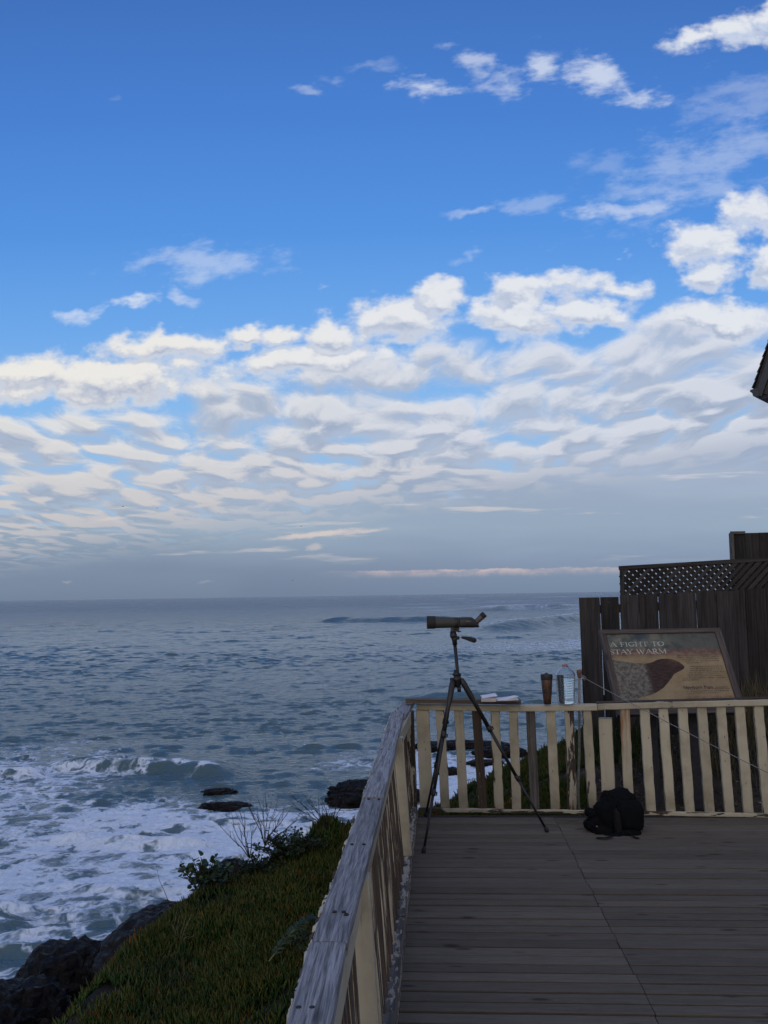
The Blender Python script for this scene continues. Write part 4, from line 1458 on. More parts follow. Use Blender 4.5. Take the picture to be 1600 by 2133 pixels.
# head
mb = MB()
hd = top_c
mb.tube([hd - ax_c * .02, hd + ax_c * .012, hd + ax_c * .016, hd + ax_c * .04], [.0165, .0180, .0205, .0215], 14)
mb.tube([hd + ax_c * .035, tp(944.8, 1325), tp(943.5, 1316)], [.0215, .026, .022], 14)
pl = tp(947.5, 1313)
mb.beam(pl + np.array([-.031, 0, -.004]), pl + np.array([.031, 0, -.002]), .05, .012, (0, 1, 0), .002)
mb.tube([tp(950.5, 1329), tp(957, 1328.5)], [.014, .012], 10)
mb.build('pan_head', M['black'], tri)
mb = MB()
pl2 = tp(948, 1309.6)
mb.beam(pl2 + np.array([-.031, 0, -.001]), pl2 + np.array([.030, 0, .001]), .04, .012, (0, 1, 0), .003)
mb.build('quick_release_plate', M['black'], tri)
mb = MB()
mb.tube([tp(953, 1315.5), tp(957, 1315.6), tp(960.5, 1314.6)], [.004, .0042, .0036], 8)
mb.build('release_lever', M['black'], tri)
mb = MB()
h0 = tp(956.5, 1327.3, 6.42)
mb.tube([h0, tp(962, 1327.5, 6.40)], [.0036, .0036], 8)
hn = mb.build('pan_handle', M['steel'], tri)
mb = MB()
mb.tube([tp(961, 1327.2, 6.40), tp(963, 1327.8, 6.40), tp(972, 1329.4, 6.36), tp(981, 1331.8, 6.32), tp(988.4, 1334.0, 6.29), tp(989.6, 1334.4, 6.285)],
        [.0070, .0088, .0135, .0172, .0176, .0145], 14)
mb.build('handle_grip', M['rubber'], hn)

# ------------------------------------------------------------------ spotting scope, resting on the tripod
A0, A1 = tp(889.6, 1296.6), tp(953, 1296.8)
axs = unit(A1 - A0)
scope = empty('spotting_scope', tp(948, 1307), 'olive green spotting scope with a black hood and angled eyepiece aimed left over the sea', 'telescope')
PXM = np.linalg.norm(A1 - A0) / (953 - 889.6)          # metres per photo pixel at the scope
mb = MB()
mb.lathe(A0, axs, [(0, 13.0 * PXM), (.4 * PXM, 13.5 * PXM), (16.2 * PXM, 13.1 * PXM), (17 * PXM, 12.6 * PXM)], 32, False)
mb.lathe(A0, axs, [(0, 13.0 * PXM), (.002, 12.3 * PXM), (.03, 12.0 * PXM)], 32, False)
mb.build('lens_hood', M['rubber'], scope)
mb = MB()
mb.lathe(A0 + axs * .03, axs, [(0, 12.05 * PXM), (.003, 11.9 * PXM)], 32)
mb.build('objective_lens', M['lens'], scope)
mb = MB()
mb.lathe(A0, axs, [(16.8 * PXM, 12.3 * PXM), (18 * PXM, 12.2 * PXM), (18.4 * PXM, 12.0 * PXM), (19.4 * PXM, 12.2 * PXM), (40 * PXM, 11.3 * PXM), (57 * PXM, 10.7 * PXM), (63.8 * PXM, 10.7 * PXM), (66.4 * PXM, 10.9 * PXM)], 32)
mb.build('tube_armour', M['olive'], scope)
mb = MB()
mb.lathe(A0, axs, [(56.8 * PXM, 10.9 * PXM), (57.2 * PXM, 11.3 * PXM), (64.0 * PXM, 11.3 * PXM), (64.5 * PXM, 10.9 * PXM)], 32)
bb = A0 + axs * 60 * PXM
mb.beam(bb + np.array([-.022, 0, -12.2 * PXM]), bb + np.array([.014, 0, -12.2 * PXM]), .034, .018, (0, 1, 0), .003)
mb.build('rotating_collar', M['black'], scope)
# prism housing: a rounded slab tapering to the sloped back
mb = MB()


def slab(sections, n=20):
    vs, fs = [], []
    for cx, top, bot, hw in sections:
        cz, hz = (top + bot) / 2, (bot - top) / 2
        for i in range(n):
            t_ = 2 * PI * i / n
            ct, st_ = math.cos(t_), math.sin(t_)
            ex = abs(ct) ** .62 * (1 if ct > 0 else -1)
            ez = abs(st_) ** .62 * (1 if st_ > 0 else -1)
            p_ = tp(cx, cz - hz * ez)
            vs.append(p_ + np.array([0, ex * hw * PXM, 0]))
    for k_ in range(len(sections) - 1):
        for i in range(n):
            j = (i + 1) % n
            fs.append((k_ * n + i, k_ * n + j, k_ * n + n + j, k_ * n + n + i))
    fs += [tuple(range(n - 1, -1, -1)), tuple(range((len(sections) - 1) * n, len(sections) * n))]
    return vs, fs


vs, fs = slab([(955.6, 1286.6, 1306.6, 9), (957.5, 1285.7, 1307.0, 10), (970, 1285.3, 1307.2, 10.5), (982, 1285.3, 1307.3, 10), (986, 1288.0, 1307.3, 9.5), (991, 1294.0, 1307.0, 8.5), (995, 1299.5, 1306.0, 7), (997.5, 1302.5, 1304.5, 4)])
mb.add(vs, fs, None, None, True)
mb.tube([tp(993, 1305.8), tp(997.6, 1303.2)], [.009, .008], 10)
mb.build('prism_housing', M['black'], scope)
mb = MB()
# worn lettering on the side of the housing: too small and rubbed to read, a row of pale strokes
for i, (w_, h_) in enumerate(((1.0, 1.0), (.7, .8), (.9, 1.0), (.6, .8), (.9, .9), (.8, 1.0))):
    q = tp(970.4 + i * 1.45, 1293.6) + np.array([0, -10.55 * PXM, 0])
    mb.beam(q, q + np.array([w_ * PXM, 0, 0]), h_ * 1.4 * PXM, .0006, ZUP, .0001)
mb.build('lettering', M['mark'], scope)
mb = MB()
e0, e1 = tp(991.5, 1296.0), tp(1009.8, 1278.6)
ea = unit(e1 - e0)
EL = np.linalg.norm(e1 - e0)
mb.lathe(e0, ea, [(0, 7.0 * PXM), (.12 * EL, 6.2 * PXM), (.14 * EL, 5.6 * PXM), (.22 * EL, 5.6 * PXM), (.24 * EL, 6.0 * PXM), (.62 * EL, 6.2 * PXM), (.66 * EL, 5.8 * PXM)], 24)
ey = mb.build('eyepiece', M['eyepiece'], scope)
mb = MB()
mb.lathe(e0, ea, [(.64 * EL, 6.2 * PXM), (.67 * EL, 6.7 * PXM), (.97 * EL, 6.6 * PXM), (1.0 * EL, 6.1 * PXM), (1.0 * EL, 4.6 * PXM), (.95 * EL, 4.2 * PXM)], 24)
mb.build('eyecup', M['rubber'], ey)

# ------------------------------------------------------------------ things on the cap of the far railing
YC = 7.045
# tumbler
b0, s0 = yp(1140.5, 1468, YC - .01), YC / F_PX
b0[2] = .833 - .002
tum = empty('travel_tumbler', b0, 'brown metal tumbler with a black lid beside the water bottle', 'tumbler')
mb = MB()
H_ = 52 * s0
mb.lathe(b0, ZUP, [(0, .0270), (.004, .0295), (.05, .0325), (H_ * .55, .0385), (H_ - .002, .0445), (H_, .0440)], 32)
mb.build('cup_body', M['copper'], tum)
mb = MB()
mb.lathe(b0 + ZUP * H_, ZUP, [(-.006, .0458), (-.002, .0466), (.022, .0470), (.031, .0455), (.034, .040), (.036, .012), (.044, .010), (.046, .006)], 32)
mb.build('lid', M['black'], tum)
mb = MB()
for i, (dx_, dz_, w_, h_) in enumerate(((0, .105, .030, .016), (-.004, .083, .022, .005), (.006, .074, .026, .004))):
    p = b0 + np.array([dx_ - .006, -(.0335 + (dz_) * .075 + .0008), dz_])
    mb.beam(p - np.array([w_ / 2, 0, 0]), p + np.array([w_ / 2, 0, 0]), h_, .0012, ZUP, .0003)
mb.build('worn_print', M['tumbler_mark'], tum)

# water bottle
b0 = yp(1179.5, 1468, YC - .01)
b0[2] = .832
bot = empty('water_bottle', b0, 'large clear ribbed plastic water bottle standing on the far railing', 'bottle')
prof = [(0, .050), (.003, .060), (.016, .0640), (.030, .0660)]
h_ = .034
while h_ < .20:
    r_ = np.interp(h_, [.03, .10, .20], [.0655, .0705, .0760])
    prof += [(h_, r_ - .0030), (h_ + .005, r_), (h_ + .012, r_), (h_ + .017, r_ - .0030)]
    h_ += .019
prof += [(.214, .0775), (.228, .0765), (.246, .066), (.264, .047), (.276, .032), (.284, .0245), (.292, .0225)]
mb = MB()
inner = [(h, r - .0016) for h, r in prof[1:]][::-1]
mb.lathe(b0, ZUP, prof + inner + [(.0025, .004)], 40, False)
mb.build('bottle_body', M['clear'], bot)
mb = MB()
wp_ = [(.005, .004), (.0051, .0560)] + [(max(h, .0052), r - .0030) for h, r in prof[2:] if h < .226]
mb.lathe(b0, ZUP, wp_ + [(.2262, .0725), (.2263, .004)], 40, True)
mb.build('water', M['bwater'], bot)
mb = MB()
mb.lathe(b0, ZUP, [(.288, .0215), (.289, .0232), (.304, .0232), (.307, .021)], 24)
mb.build('screw_cap', M['bcap'], bot)

# open book
bk = yp(1038, 1464, 7.03)
bk[2] = .866
book = empty('open_book', bk, 'open book with white pages lying on the loose plank', 'book')
mb = MB()
pL, pR = yp(1002.5, 1459, 7.02), yp(1033, 1459, 7.02)
z0 = .8665
mb.beam(np.array([pL[0], 7.02, z0 + .014]), np.array([pR[0], 7.01, z0 + .014]), .15, .027, (0, 1, 0), .002)
mb.build('page_block', M['page_edge'], book)


def sheet(mb_, fx, nx=12, ny=5, y0_=6.95, y1_=7.10):
    vs, fs = [], []
    for i in range(nx + 1):
        for j in range(ny + 1):
            x_, z_ = fx(i / nx, j / ny)
            vs.append((x_, y0_ + (y1_ - y0_) * j / ny, z_))
    for i in range(nx):
        for j in range(ny):
            a_ = i * (ny + 1) + j
            fs.append((a_, a_ + ny + 1, a_ + ny + 2, a_ + 1))
    mb_.add(vs, fs, None, None, True)


mb = MB()
sheet(mb, lambda s, t: (pL[0] + .002 + (pR[0] - pL[0] + .004) * s, z0 + .031 + .016 * s ** 1.2 + .004 * t))
sheet(mb, lambda s, t: (pL[0] + .003 + (pR[0] - pL[0]) * s, z0 + .030 + .010 * s ** 1.6 + .003 * t))
qR = yp(1077.5, 1459, 7.02)
sheet(mb, lambda s, t: (pR[0] + (qR[0] - pR[0]) * s, z0 + .008 + .030 * s ** 1.5 * (1 - .25 * t) + .006 * (1 - s) * t))
sheet(mb, lambda s, t: (pR[0] + (qR[0] - pR[0]) * s, z0 + .004 + .007 * s + .003 * t))
for k_ in range(5):
    sheet(mb, lambda s, t, k_=k_: (pR[0] + (qR[0] - pR[0] - .003 * k_) * s, z0 + .004 + .007 * s + (.001 + .0235 * s ** 1.5) * (k_ + 1) / 6))
o = mb.build('pages', M['paper'], book)
md = o.modifiers.new('thickness', 'SOLIDIFY')
md.thickness = .0016
mb = MB()
mb.beam(np.array([pL[0] - .004, 7.02, z0 + .0005]), np.array([qR[0] + .003, 7.0, z0 + .0005]), .158, .0022, (0, 1, 0), .0006)
mb.build('cover', M['cover'], book)

# ------------------------------------------------------------------ pole behind the railing, rope from it
pb_, pt_ = yp(1208.5, 1697, 7.23), yp(1206.5, 1396, 7.23)
pole = empty('thin_pole', (pb_[0], pb_[1], -.15), 'thin pale pole with a rusty top tied behind the far railing', 'pole')
mb = MB()
pm = yp(1207, 1560, 7.24)
pm2 = yp(1204.5, 1660, 7.235)
mb.tube([(pb_[0], pb_[1], -.2), pb_, pm2, pm, yp(1206.8, 1480, 7.23), pt_], .0105, 10)
mb.build('shaft', M['pole'], pole)
mb = MB()
mb.lathe(pt_ - ZUP * .062, ZUP, [(0, .012), (.012, .0165), (.03, .0175), (.034, .021), (.058, .021), (.066, .017)], 14)
mb.build('top_fitting', M['rust'], pole)
mb = MB()
kn = yp(1214.5, 1411, 7.20)
mb.tube([pt_ - ZUP * .045 + np.array([.014, -.014, 0]), pt_ - ZUP * .055 + np.array([.025, -.02, 0]), kn], [.004, .005, .004], 8)
mb.build('shackle', M['steel'], pole)
rp1 = yp(1600, 1605, 6.12)
mb = MB()
end = kn + (rp1 - kn) * 1.42
pts = []
for i in range(25):
    s = i / 24
    p = kn + (end - kn) * s
    p[2] -= .020 * math.sin(PI * min(s, 1.0))
    pts.append(p)
pts[0] = kn
mb.tube(pts, .0029, 7)
for _ in range(3):
    a_ = kn + np.array([random.uniform(-.01, .012), random.uniform(-.012, .0), random.uniform(-.012, .01)])
    mb.tube([a_ + np.array([-.012, 0, .008]), a_ + np.array([0, -.008, 0]), a_ + np.array([.012, 0, -.006]), a_ + np.array([.002, .006, -.014])], .0042, 7)
tag(mb.build('rope', M['rope']), 'thin grey rope stretched from the pole down across the front of the far railing', 'rope')

# ------------------------------------------------------------------ backpack
BKY = 6.55
bp0 = zp(1290, 1742, 0)
bag = empty('backpack', (1.73, 6.55, 0), 'black backpack slumped on the deck against the far railing', 'backpack')
SX = 6.5 / F_PX


def bpx(u, v, dy=0.0):
    p = yp(u, v, BKY + dy)
    return p


def lump(mb_, c, r, seed, pw=(.75, .75), rough=.08, sub=4, rot=0.0, taper=0.0):
    bm_ = bmesh.new()
    bmesh.ops.create_icosphere(bm_, subdivisions=sub, radius=1.0)
    off = Vector((seed * 2.3, seed * 5.1, seed))
    cr, sr = math.cos(rot), math.sin(rot)
    for v_ in bm_.verts:
        p = v_.co
        q = [abs(a_) ** pw[0] * (1 if a_ > 0 else -1) for a_ in p]
        d = 1 + rough * (mnoise.noise(p * 2.2 + off) + .6 * mnoise.noise(p * 5.0 + off) + .35 * mnoise.noise(p * 11 + off))
        k_ = 1 - taper * q[2]
        x_, y_, z_ = q[0] * r[0] * d * k_, q[1] * r[1] * d * k_, q[2] * r[2] * d
        v_.co = Vector((c[0] + x_ * cr - z_ * sr, c[1] + y_, c[2] + x_ * sr + z_ * cr))
    mb_.add([tuple(v_.co) for v_ in bm_.verts], [tuple(v_.index for v_ in f_.verts) for f_ in bm_.faces], None, None, True)
    bm_.free()


mb = MB()
lump(mb, bpx(1293, 1698) * np.array([1, 1, 0]) + np.array([0, .02, .130]), (.138, .13, .142), 3, (.62, .62), .10, 5, .10, .14)
lump(mb, bpx(1304, 1705) * np.array([1, 1, 0]) + np.array([0, -.06, .115]), (.105, .10, .115), 8, (.66, .66), .10, 4, -.05, .06)
lump(mb, bpx(1262, 1712) * np.array([1, 1, 0]) + np.array([0, -.02, .105]), (.085, .10, .105), 9, (.75, .75), .14, 4, .35, .1)
mb.build('main_compartment', M['fabric'], bag)
mb = MB()
lump(mb, bpx(1303, 1679) + np.array([0, .02, -.012]), (.075, .085, .050), 11, (.75, .75), .12, 4, -.10)
lump(mb, bpx(1280, 1688) + np.array([0, .01, -.012]), (.085, .08, .036), 14, (.8, .8), .10, 4, .60)
mb.build('top_lid', M['fabric'], bag)
mb = MB()
lump(mb, bpx(1277, 1708) + np.array([0, -.115, .0]), (.030, .045, .105), 5, (.8, .8), .1, 4, .04)
mb.build('side_pocket', M['strap'], bag)
mb = MB()
lump(mb, bpx(1232, 1694) + np.array([0, -.02, .000]), (.055, .05, .034), 21, (.8, .8), .14, 4, -.5)
lump(mb, bpx(1227, 1714) + np.array([0, -.04, .0]), (.045, .06, .036), 23, (.8, .8), .14, 4, .15)
lump(mb, bpx(1242, 1708) + np.array([0, -.04, .0]), (.065, .06, .045), 24, (.8, .8), .14, 4, .1)
lump(mb, bpx(1250, 1725) + np.array([0, -.06, .0]), (.085, .08, .050), 27, (.8, .8), .12, 4, -.18)
lump(mb, bpx(1252, 1685) + np.array([0, .02, .0]), (.058, .05, .034), 29, (.8, .8), .12, 4, .5)
mb.build('shoulder_strap', M['fabric'], bag)
mb = MB()
lump(mb, bpx(1268, 1737) + np.array([0, -.14, .012]), (.080, .06, .030), 31, (.75, .75), .12, 4, .03)
lump(mb, bpx(1300, 1730) + np.array([0, -.12, .012]), (.085, .06, .036), 33, (.75, .75), .12, 4, .0)
mb.build('hip_belt', M['fabric'], bag)
mb = MB()


def web(mb_, pts, w=.022, t=.004, wd=(0, 1, 0)):
    for a_, b_ in zip(pts[:-1], pts[1:]):
        mb_.beam(a_, b_ + (b_ - a_) * .04, w, t, wd, .001)


web(mb, [zp(1242, 1745, .006), zp(1258, 1745.5, .012), zp(1275, 1743, .010)], .024)
web(mb, [zp(1305, 1729, .03), zp(1316, 1739, .012), zp(1323, 1744.5, .006), zp(1330, 1746, .006)], .022, .006)
web(mb, [bpx(1222, 1706, -.05), bpx(1235, 1692, -.06), bpx(1247, 1683, -.03)], .016, .004)
web(mb, [bpx(1324, 1680, -.06), bpx(1332, 1697, -.08), bpx(1335, 1706, -.05), bpx(1329, 1714, -.1)], .016, .004)
mb.build('webbing_strap', M['strap'], bag)
mb = MB()
a = bpx(1251, 1688, -.045)
mb.beam(a + np.array([-.010, -.012, -.014]), a + np.array([.010, -.012, .016]), .014, .003, (1, 0, 0), .0008)
a = bpx(1243.5, 1721.5, -.115)
mb.lathe(a + np.array([0, .004, 0]), (0, -1, 0), [(0, .005), (.006, .005), (.007, .003)], 10)
mb.build('grey_patch', M['buckle'], bag)
mb = MB()
hp = [bpx(1280 + 42 * s, 1672 - 9 * math.sin(PI * s) + 4 * s, .02) for s in np.linspace(0, 1, 9)]
mb.tube(hp, .008, 8)
mb.build('carry_handle', M['strap'], bag)

# ------------------------------------------------------------------ gulls far out
def gull(u, v, dist, span, roll, heading, flap, label):
    p = yp(u, v, dist)
    mb_ = MB()
    c_, s_ = math.cos(heading), math.sin(heading)

    def W(x, y, z):
        x, z = x * math.cos(roll) - z * math.sin(roll), x * math.sin(roll) + z * math.cos(roll)
        return p + np.array([x * c_ - y * s_, x * s_ + y * c_, z])
    body = [W(0, .26 * span * k_, .01 * span * (1 - k_ * k_)) for k_ in (-1, -.7, -.3, .2, .6, .85, 1)]
    mb_.tube(body, [.012 * span, .03 * span, .05 * span, .055 * span, .04 * span, .03 * span, .008 * span], 8)
    for sg in (-1, 1):
        vs, fs = [], []
        for i in range(7):
            k_ = i / 6
            x = sg * span * .5 * k_
            z = span * (flap * (math.sin(min(k_ * 2.2, PI / 2)) - .55 * max(k_ - .45, 0) * 1.6))
            ch_ = span * (.16 - .12 * k_ ** 1.5)
            y = -span * .12 * max(k_ - .4, 0) + .05 * span * min(k_ * 2.5, 1)
            for dy_, dz_ in ((ch_ * .5, 0), (0, .012 * span * (1 - k_)), (-ch_ * .5, 0), (0, -.008 * span * (1 - k_))):
                vs.append(W(x, y + dy_, z + dz_))
        for i in range(6):
            for j in range(4):
                fs.append((i * 4 + j, i * 4 + (j + 1) % 4, i * 4 + 4 + (j + 1) % 4, i * 4 + 4 + j))
        fs.append((24, 25, 26, 27))
        mb_.add(vs, fs, None, None, True)
    tag(mb_.build('gull', M['bird']), label, 'bird', 'gulls over the sea')


gull(148.5, 1055, 260, 1.2, .05, .4, .20, 'distant gull with wings raised in a V, farthest left over the sea')
gull(256.5, 1055, 240, 1.35, .32, 1.0, .10, 'distant gull banking, middle of the three at the left')
gull(327, 1058.5, 270, 1.2, .05, .9, .08, 'distant gull gliding level, right of the banking gull')
gull(628, 1096, 250, 1.3, .38, .8, .08, 'distant gull tilted above the bright streak of cloud')
gull(610.5, 1209, 420, 1.5, .0, 1.3, .10, 'tiny distant gull just above the horizon')
# ------------------------------------------------------------------ old board fence behind the railing, lattice on top of it
FY = 9.0
FD = unit(np.array([math.cos(math.radians(-4)), math.sin(math.radians(-4)), 0]))
FNN = np.array([FD[1], -FD[0], 0])                    # towards the camera
F0 = yp(1207, 1246, FY)


def fp(u, v, off=0.0):
    return pp(u, v, F0 + FNN * off, FNN)


fence = empty('board_fence', (F0[0] + .8, F0[1], .35), 'dark weathered board fence with knot holes, narrow gaps at its sea end and lattice above', 'fence')
ed = [1207, 1251.5, 1291, 1331, 1370.5, 1410, 1449.5, 1491.5, 1531, 1551.5, 1572.5, 1594, 1616, 1640, 1664, 1688, 1712, 1736, 1760, 1784, 1808, 1832]
tops = [1246, 1243, 1240.5, 1239, 1237, 1234.5, 1232, 1231, 1227.5, 1226.5, 1225, 1224, 1223, 1222, 1221, 1220, 1219, 1218, 1217, 1216, 1215]
for i in range(len(ed) - 1):
    a0, a1 = fp(ed[i], tops[i]), fp(ed[i + 1], tops[i] - 1)
    gap = .009 if i < 3 else .003
    w = np.linalg.norm((a1 - a0)[:2]) - gap
    c = (a0 + a1) / 2 + FNN * random.uniform(-.004, .004)
    dz = random.uniform(-.006, .006)
    mb = MB()
    lean = FD * (-.010 if i < 2 else random.uniform(-.004, .004))
    mb.beam(np.array([c[0], c[1], .12]), c + ZUP * dz + lean, w, .020, FD, .002, 8, .0012)
    mb.build('fence_board', M['fence'], fence)
mb = MB()
e0, e1 = fp(1211, 1275), fp(1836, 1244)
for z in (.62, 1.52):
    p, q = e0 - FNN * .032, e1 - FNN * .032
    mb.beam(np.array([p[0], p[1], z]), np.array([q[0], q[1], z + .09]), .085, .038, ZUP, .003, 6, .001)
mb.build('back_rail', M['wood_dark'], fence)
for u in (1330, 1560, 1790):
    mb = MB()
    p = fp(u, 1400) - FNN * .10
    mb.beam(np.array([p[0], p[1], .0]), np.array([p[0], p[1], 1.60]), .085, .085, FD)
    mb.build('fence_post', M['wood_dark'], fence)
# knot holes: dark plugs set in the boards
for u, v, r in ((1398, 1242.5, .020), (1268, 1255, .012), (1307, 1255.5, .012), (1516, 1267, .013), (1499, 1281, .012)):
    mb = MB()
    p = fp(u, v, .012)
    mb.lathe(p - FNN * .004, FNN, [(0, r * 1.25), (.0045, r * 1.2), (.0055, r * .95), (.0040, r * .6)], 14)
    mb.build('knot', M['nail'], fence)

# lattice panel
lat = empty('lattice_panel', fp(1450, 1235) - FNN * .03, 'dark diagonal lattice panel framed along the top of the board fence', 'lattice')
LO = -.034
L0, L1 = fp(1292, 1183, LO), fp(1840, 1151, LO)
B0 = fp(1297, 1243, LO)
Hl = L0[2] - B0[2]
ldir = unit(L1 - L0)
Wl = np.linalg.norm(L1 - L0)
mb = MB()
mb.beam(L0 - ZUP * .0 - ldir * .012, L1, .040, .044, ZUP, .003, 8, .0006)
mb.build('top_rail', M['fence'], lat)
mb = MB()
b_ = fp(1296.5, 1246, LO)
mb.beam(np.array([b_[0], b_[1], b_[2] - .05]), L0 - ZUP * .02 + ldir * .014, .036, .044, FD, .003, 4)
mb.build('side_stile', M['fence'], lat)
for layer, sgn in ((0, 1), (1, -1)):
    x = -Hl
    while x < Wl + Hl:
        # a slat from the lower edge to the upper edge at 45 degrees, cut to the frame
        xa, xb = (x, x + Hl) if sgn > 0 else (x + Hl, x)
        za, zb = -Hl, 0.0
        p, q = [xa, za], [xb, zb]
        def cut(pt, other, lim):
            if (pt[0] - lim) * (1 if lim == 0 else -1) < 0:
                f_ = (lim - pt[0]) / (other[0] - pt[0])
                return [lim, pt[1] + (other[1] - pt[1]) * f_]
            return pt
        if not (max(p[0], q[0]) <= 0.02 or min(p[0], q[0]) >= Wl - .02):
            p, q = cut(p, q, 0.0), cut(q, p, 0.0)
            p, q = cut(p, q, Wl), cut(q, p, Wl)
            mb = MB()
            o_ = FNN * (.008 - .018 * layer)
            P_ = L0 + ldir * p[0] + ZUP * (p[1] - .01) + o_
            Q_ = L0 + ldir * q[0] + ZUP * (q[1] - .01) + o_
            if np.linalg.norm(Q_ - P_) > .03:
                mb.beam(P_, Q_, (.0345, .044)[layer] + random.uniform(-.002, .002), .0115, np.cross(unit(Q_ - P_), FNN), .001, 2, .001)
                mb.build('slat', M['fence'], lat)
        x += .0775 + random.uniform(-.002, .002)

# taller fence standing behind the lattice at the right
TO = -.62
tf = empty('tall_fence', fp(1600, 1235, TO), 'taller dark solid fence rising behind the lattice at the right edge', 'fence')
ed = [1523.5, 1550, 1580, 1611, 1642, 1673, 1704, 1735, 1766, 1797]
for i in range(len(ed) - 1):
    a0, a1 = fp(ed[i] + (3 if i == 0 else 0), 1111.5 - i * .9, TO), fp(ed[i + 1], 1110.5 - i * .9, TO)
    c = (a0 + a1) / 2
    mb = MB()
    mb.beam(np.array([c[0], c[1], .1]), c, np.linalg.norm(a1 - a0) - .002, .02, FD, .002, 4, .0008)
    mb.build('fence_board', M['fence'], tf)
mb = MB()
a0 = fp(1523, 1110.5, TO + .03)
mb.beam(np.array([a0[0], a0[1], .1]), a0, .028, .09, FD, .003, 4, .0008)
mb.build('corner_board', M['grey_board'], tf)
mb = MB()
a0, a1 = fp(1522, 1110, TO + .012), fp(1551, 1109.5, TO + .012)
mb.beam(a0, a1, .030, .05, ZUP, .002, 2)
mb.build('cap_piece', M['grey_board'], tf)

# ------------------------------------------------------------------ sign
SYAW, STILT, SL, SW = .047, .993, .826, 1.093
S0 = yp(1247, 1313.4, 7.95)
SX_ = np.array([math.cos(SYAW), math.sin(SYAW), 0])
SNH = np.array([math.sin(SYAW), -math.cos(SYAW), 0])
SD = math.cos(STILT) * SNH - math.sin(STILT) * ZUP
SN = np.cross(SD, SX_)
if SN @ (CAM - S0) < 0:
    SN = -SN


def sl(u, v):
    """photo pixel -> (across, down) on the sign in metres"""
    p = pp(u, v, S0, SN) - S0
    return p @ SX_, p @ SD


def s3(x, y, z=0.0):
    return S0 + SX_ * x + SD * y + SN * z


def z2(x, y):
    """pixel in my enlargement of the sign -> photo pixel"""
    return 1230 + x / 4.706, 1290 + y / 4.706


sign = empty('information_sign', s3(SW / 2, SL, -.1) * np.array([1, 1, 0]), 'slanted wooden framed sign about keeping warm with a seal picture and text', 'sign')
FWD = .056
mb = MB()
mb.beam(s3(0, FWD / 2, .0), s3(SW, FWD / 2, .0), FWD * .8, .055, SD, .004, 8, .001)
mb.beam(s3(0, SL - FWD / 2, .0), s3(SW, SL - FWD / 2, .0), FWD, .055, SD, .004, 8, .001)
mb.beam(s3(FWD / 2, FWD * .85, .001), s3(FWD / 2, SL - FWD, .001), FWD, .055, SX_, .004, 8, .001)
mb.beam(s3(SW - FWD / 2, FWD * .85, .001), s3(SW - FWD / 2, SL - FWD, .001), FWD, .055, SX_, .004, 8, .001)
mb.build('frame', M['sign_frame'], sign)


def sheet_on_sign(poly, z, thick, name, mat, parent):
    """flat polygon given in (across, down), with thickness"""
    bm_ = bmesh.new()
    tv = [bm_.verts.new(tuple(s3(x, y, z))) for x, y in poly]
    f_ = bm_.faces.new(tv)
    r_ = bmesh.ops.extrude_face_region(bm_, geom=[f_])
    for v_ in r_['geom']:
        if isinstance(v_, bmesh.types.BMVert):
            v_.co -= Vector(tuple(SN * thick))
    bmesh.ops.triangulate(bm_, faces=[q for q in bm_.faces if len(q.verts) > 4])
    bmesh.ops.recalc_face_normals(bm_, faces=bm_.faces)
    mb_ = MB()
    bm_.verts.index_update()
    vs = [np.array(v_.co) for v_ in bm_.verts]
    mb_.add(vs, [tuple(v_.index for v_ in q.verts) for q in bm_.faces], [((p - S0) @ SX_, (p - S0) @ SD, 0) for p in vs])
    bm_.free()
    return mb_.build(name, mat, parent)


panel = sheet_on_sign([(FWD - .004, FWD * .7), (SW - FWD + .004, FWD * .7), (SW - FWD + .004, SL - FWD + .01), (FWD - .004, SL - FWD + .01)], .012, .012, 'print_panel', M['print'], sign)
seal_px = [(196, 402), (260, 412), (350, 425), (430, 437), (520, 441), (575, 436), (610, 425), (650, 405), (690, 396), (740, 393), (790, 398), (830, 411), (870, 431), (900, 451), (917, 468), (915, 488), (893, 504), (850, 525),
           (815, 545), (790, 585), (755, 630), (710, 680), (650, 720), (600, 745), (530, 765), (474, 776), (455, 798), (425, 822), (400, 850), (330, 862), (290, 862), (262, 760), (238, 640), (215, 520)]
poly = [sl(*z2(*q)) for q in seal_px]
poly = [(max(x, FWD + .003), min(y, SL - FWD - .004)) for x, y in poly]
sheet_on_sign(poly, .0136, .0014, 'seal_picture', M['animal'], sign)

# lettering: a small serif alphabet drawn with thick and thin strokes (x, y from 0 to 1, baseline at 0)
TK, TN = .15, .055


def arc(cx, cy, rx, ry, a0, a1, n=9):
    return [(cx + rx * math.cos(math.radians(a0 + (a1 - a0) * i / n)), cy + ry * math.sin(math.radians(a0 + (a1 - a0) * i / n))) for i in range(n + 1)]


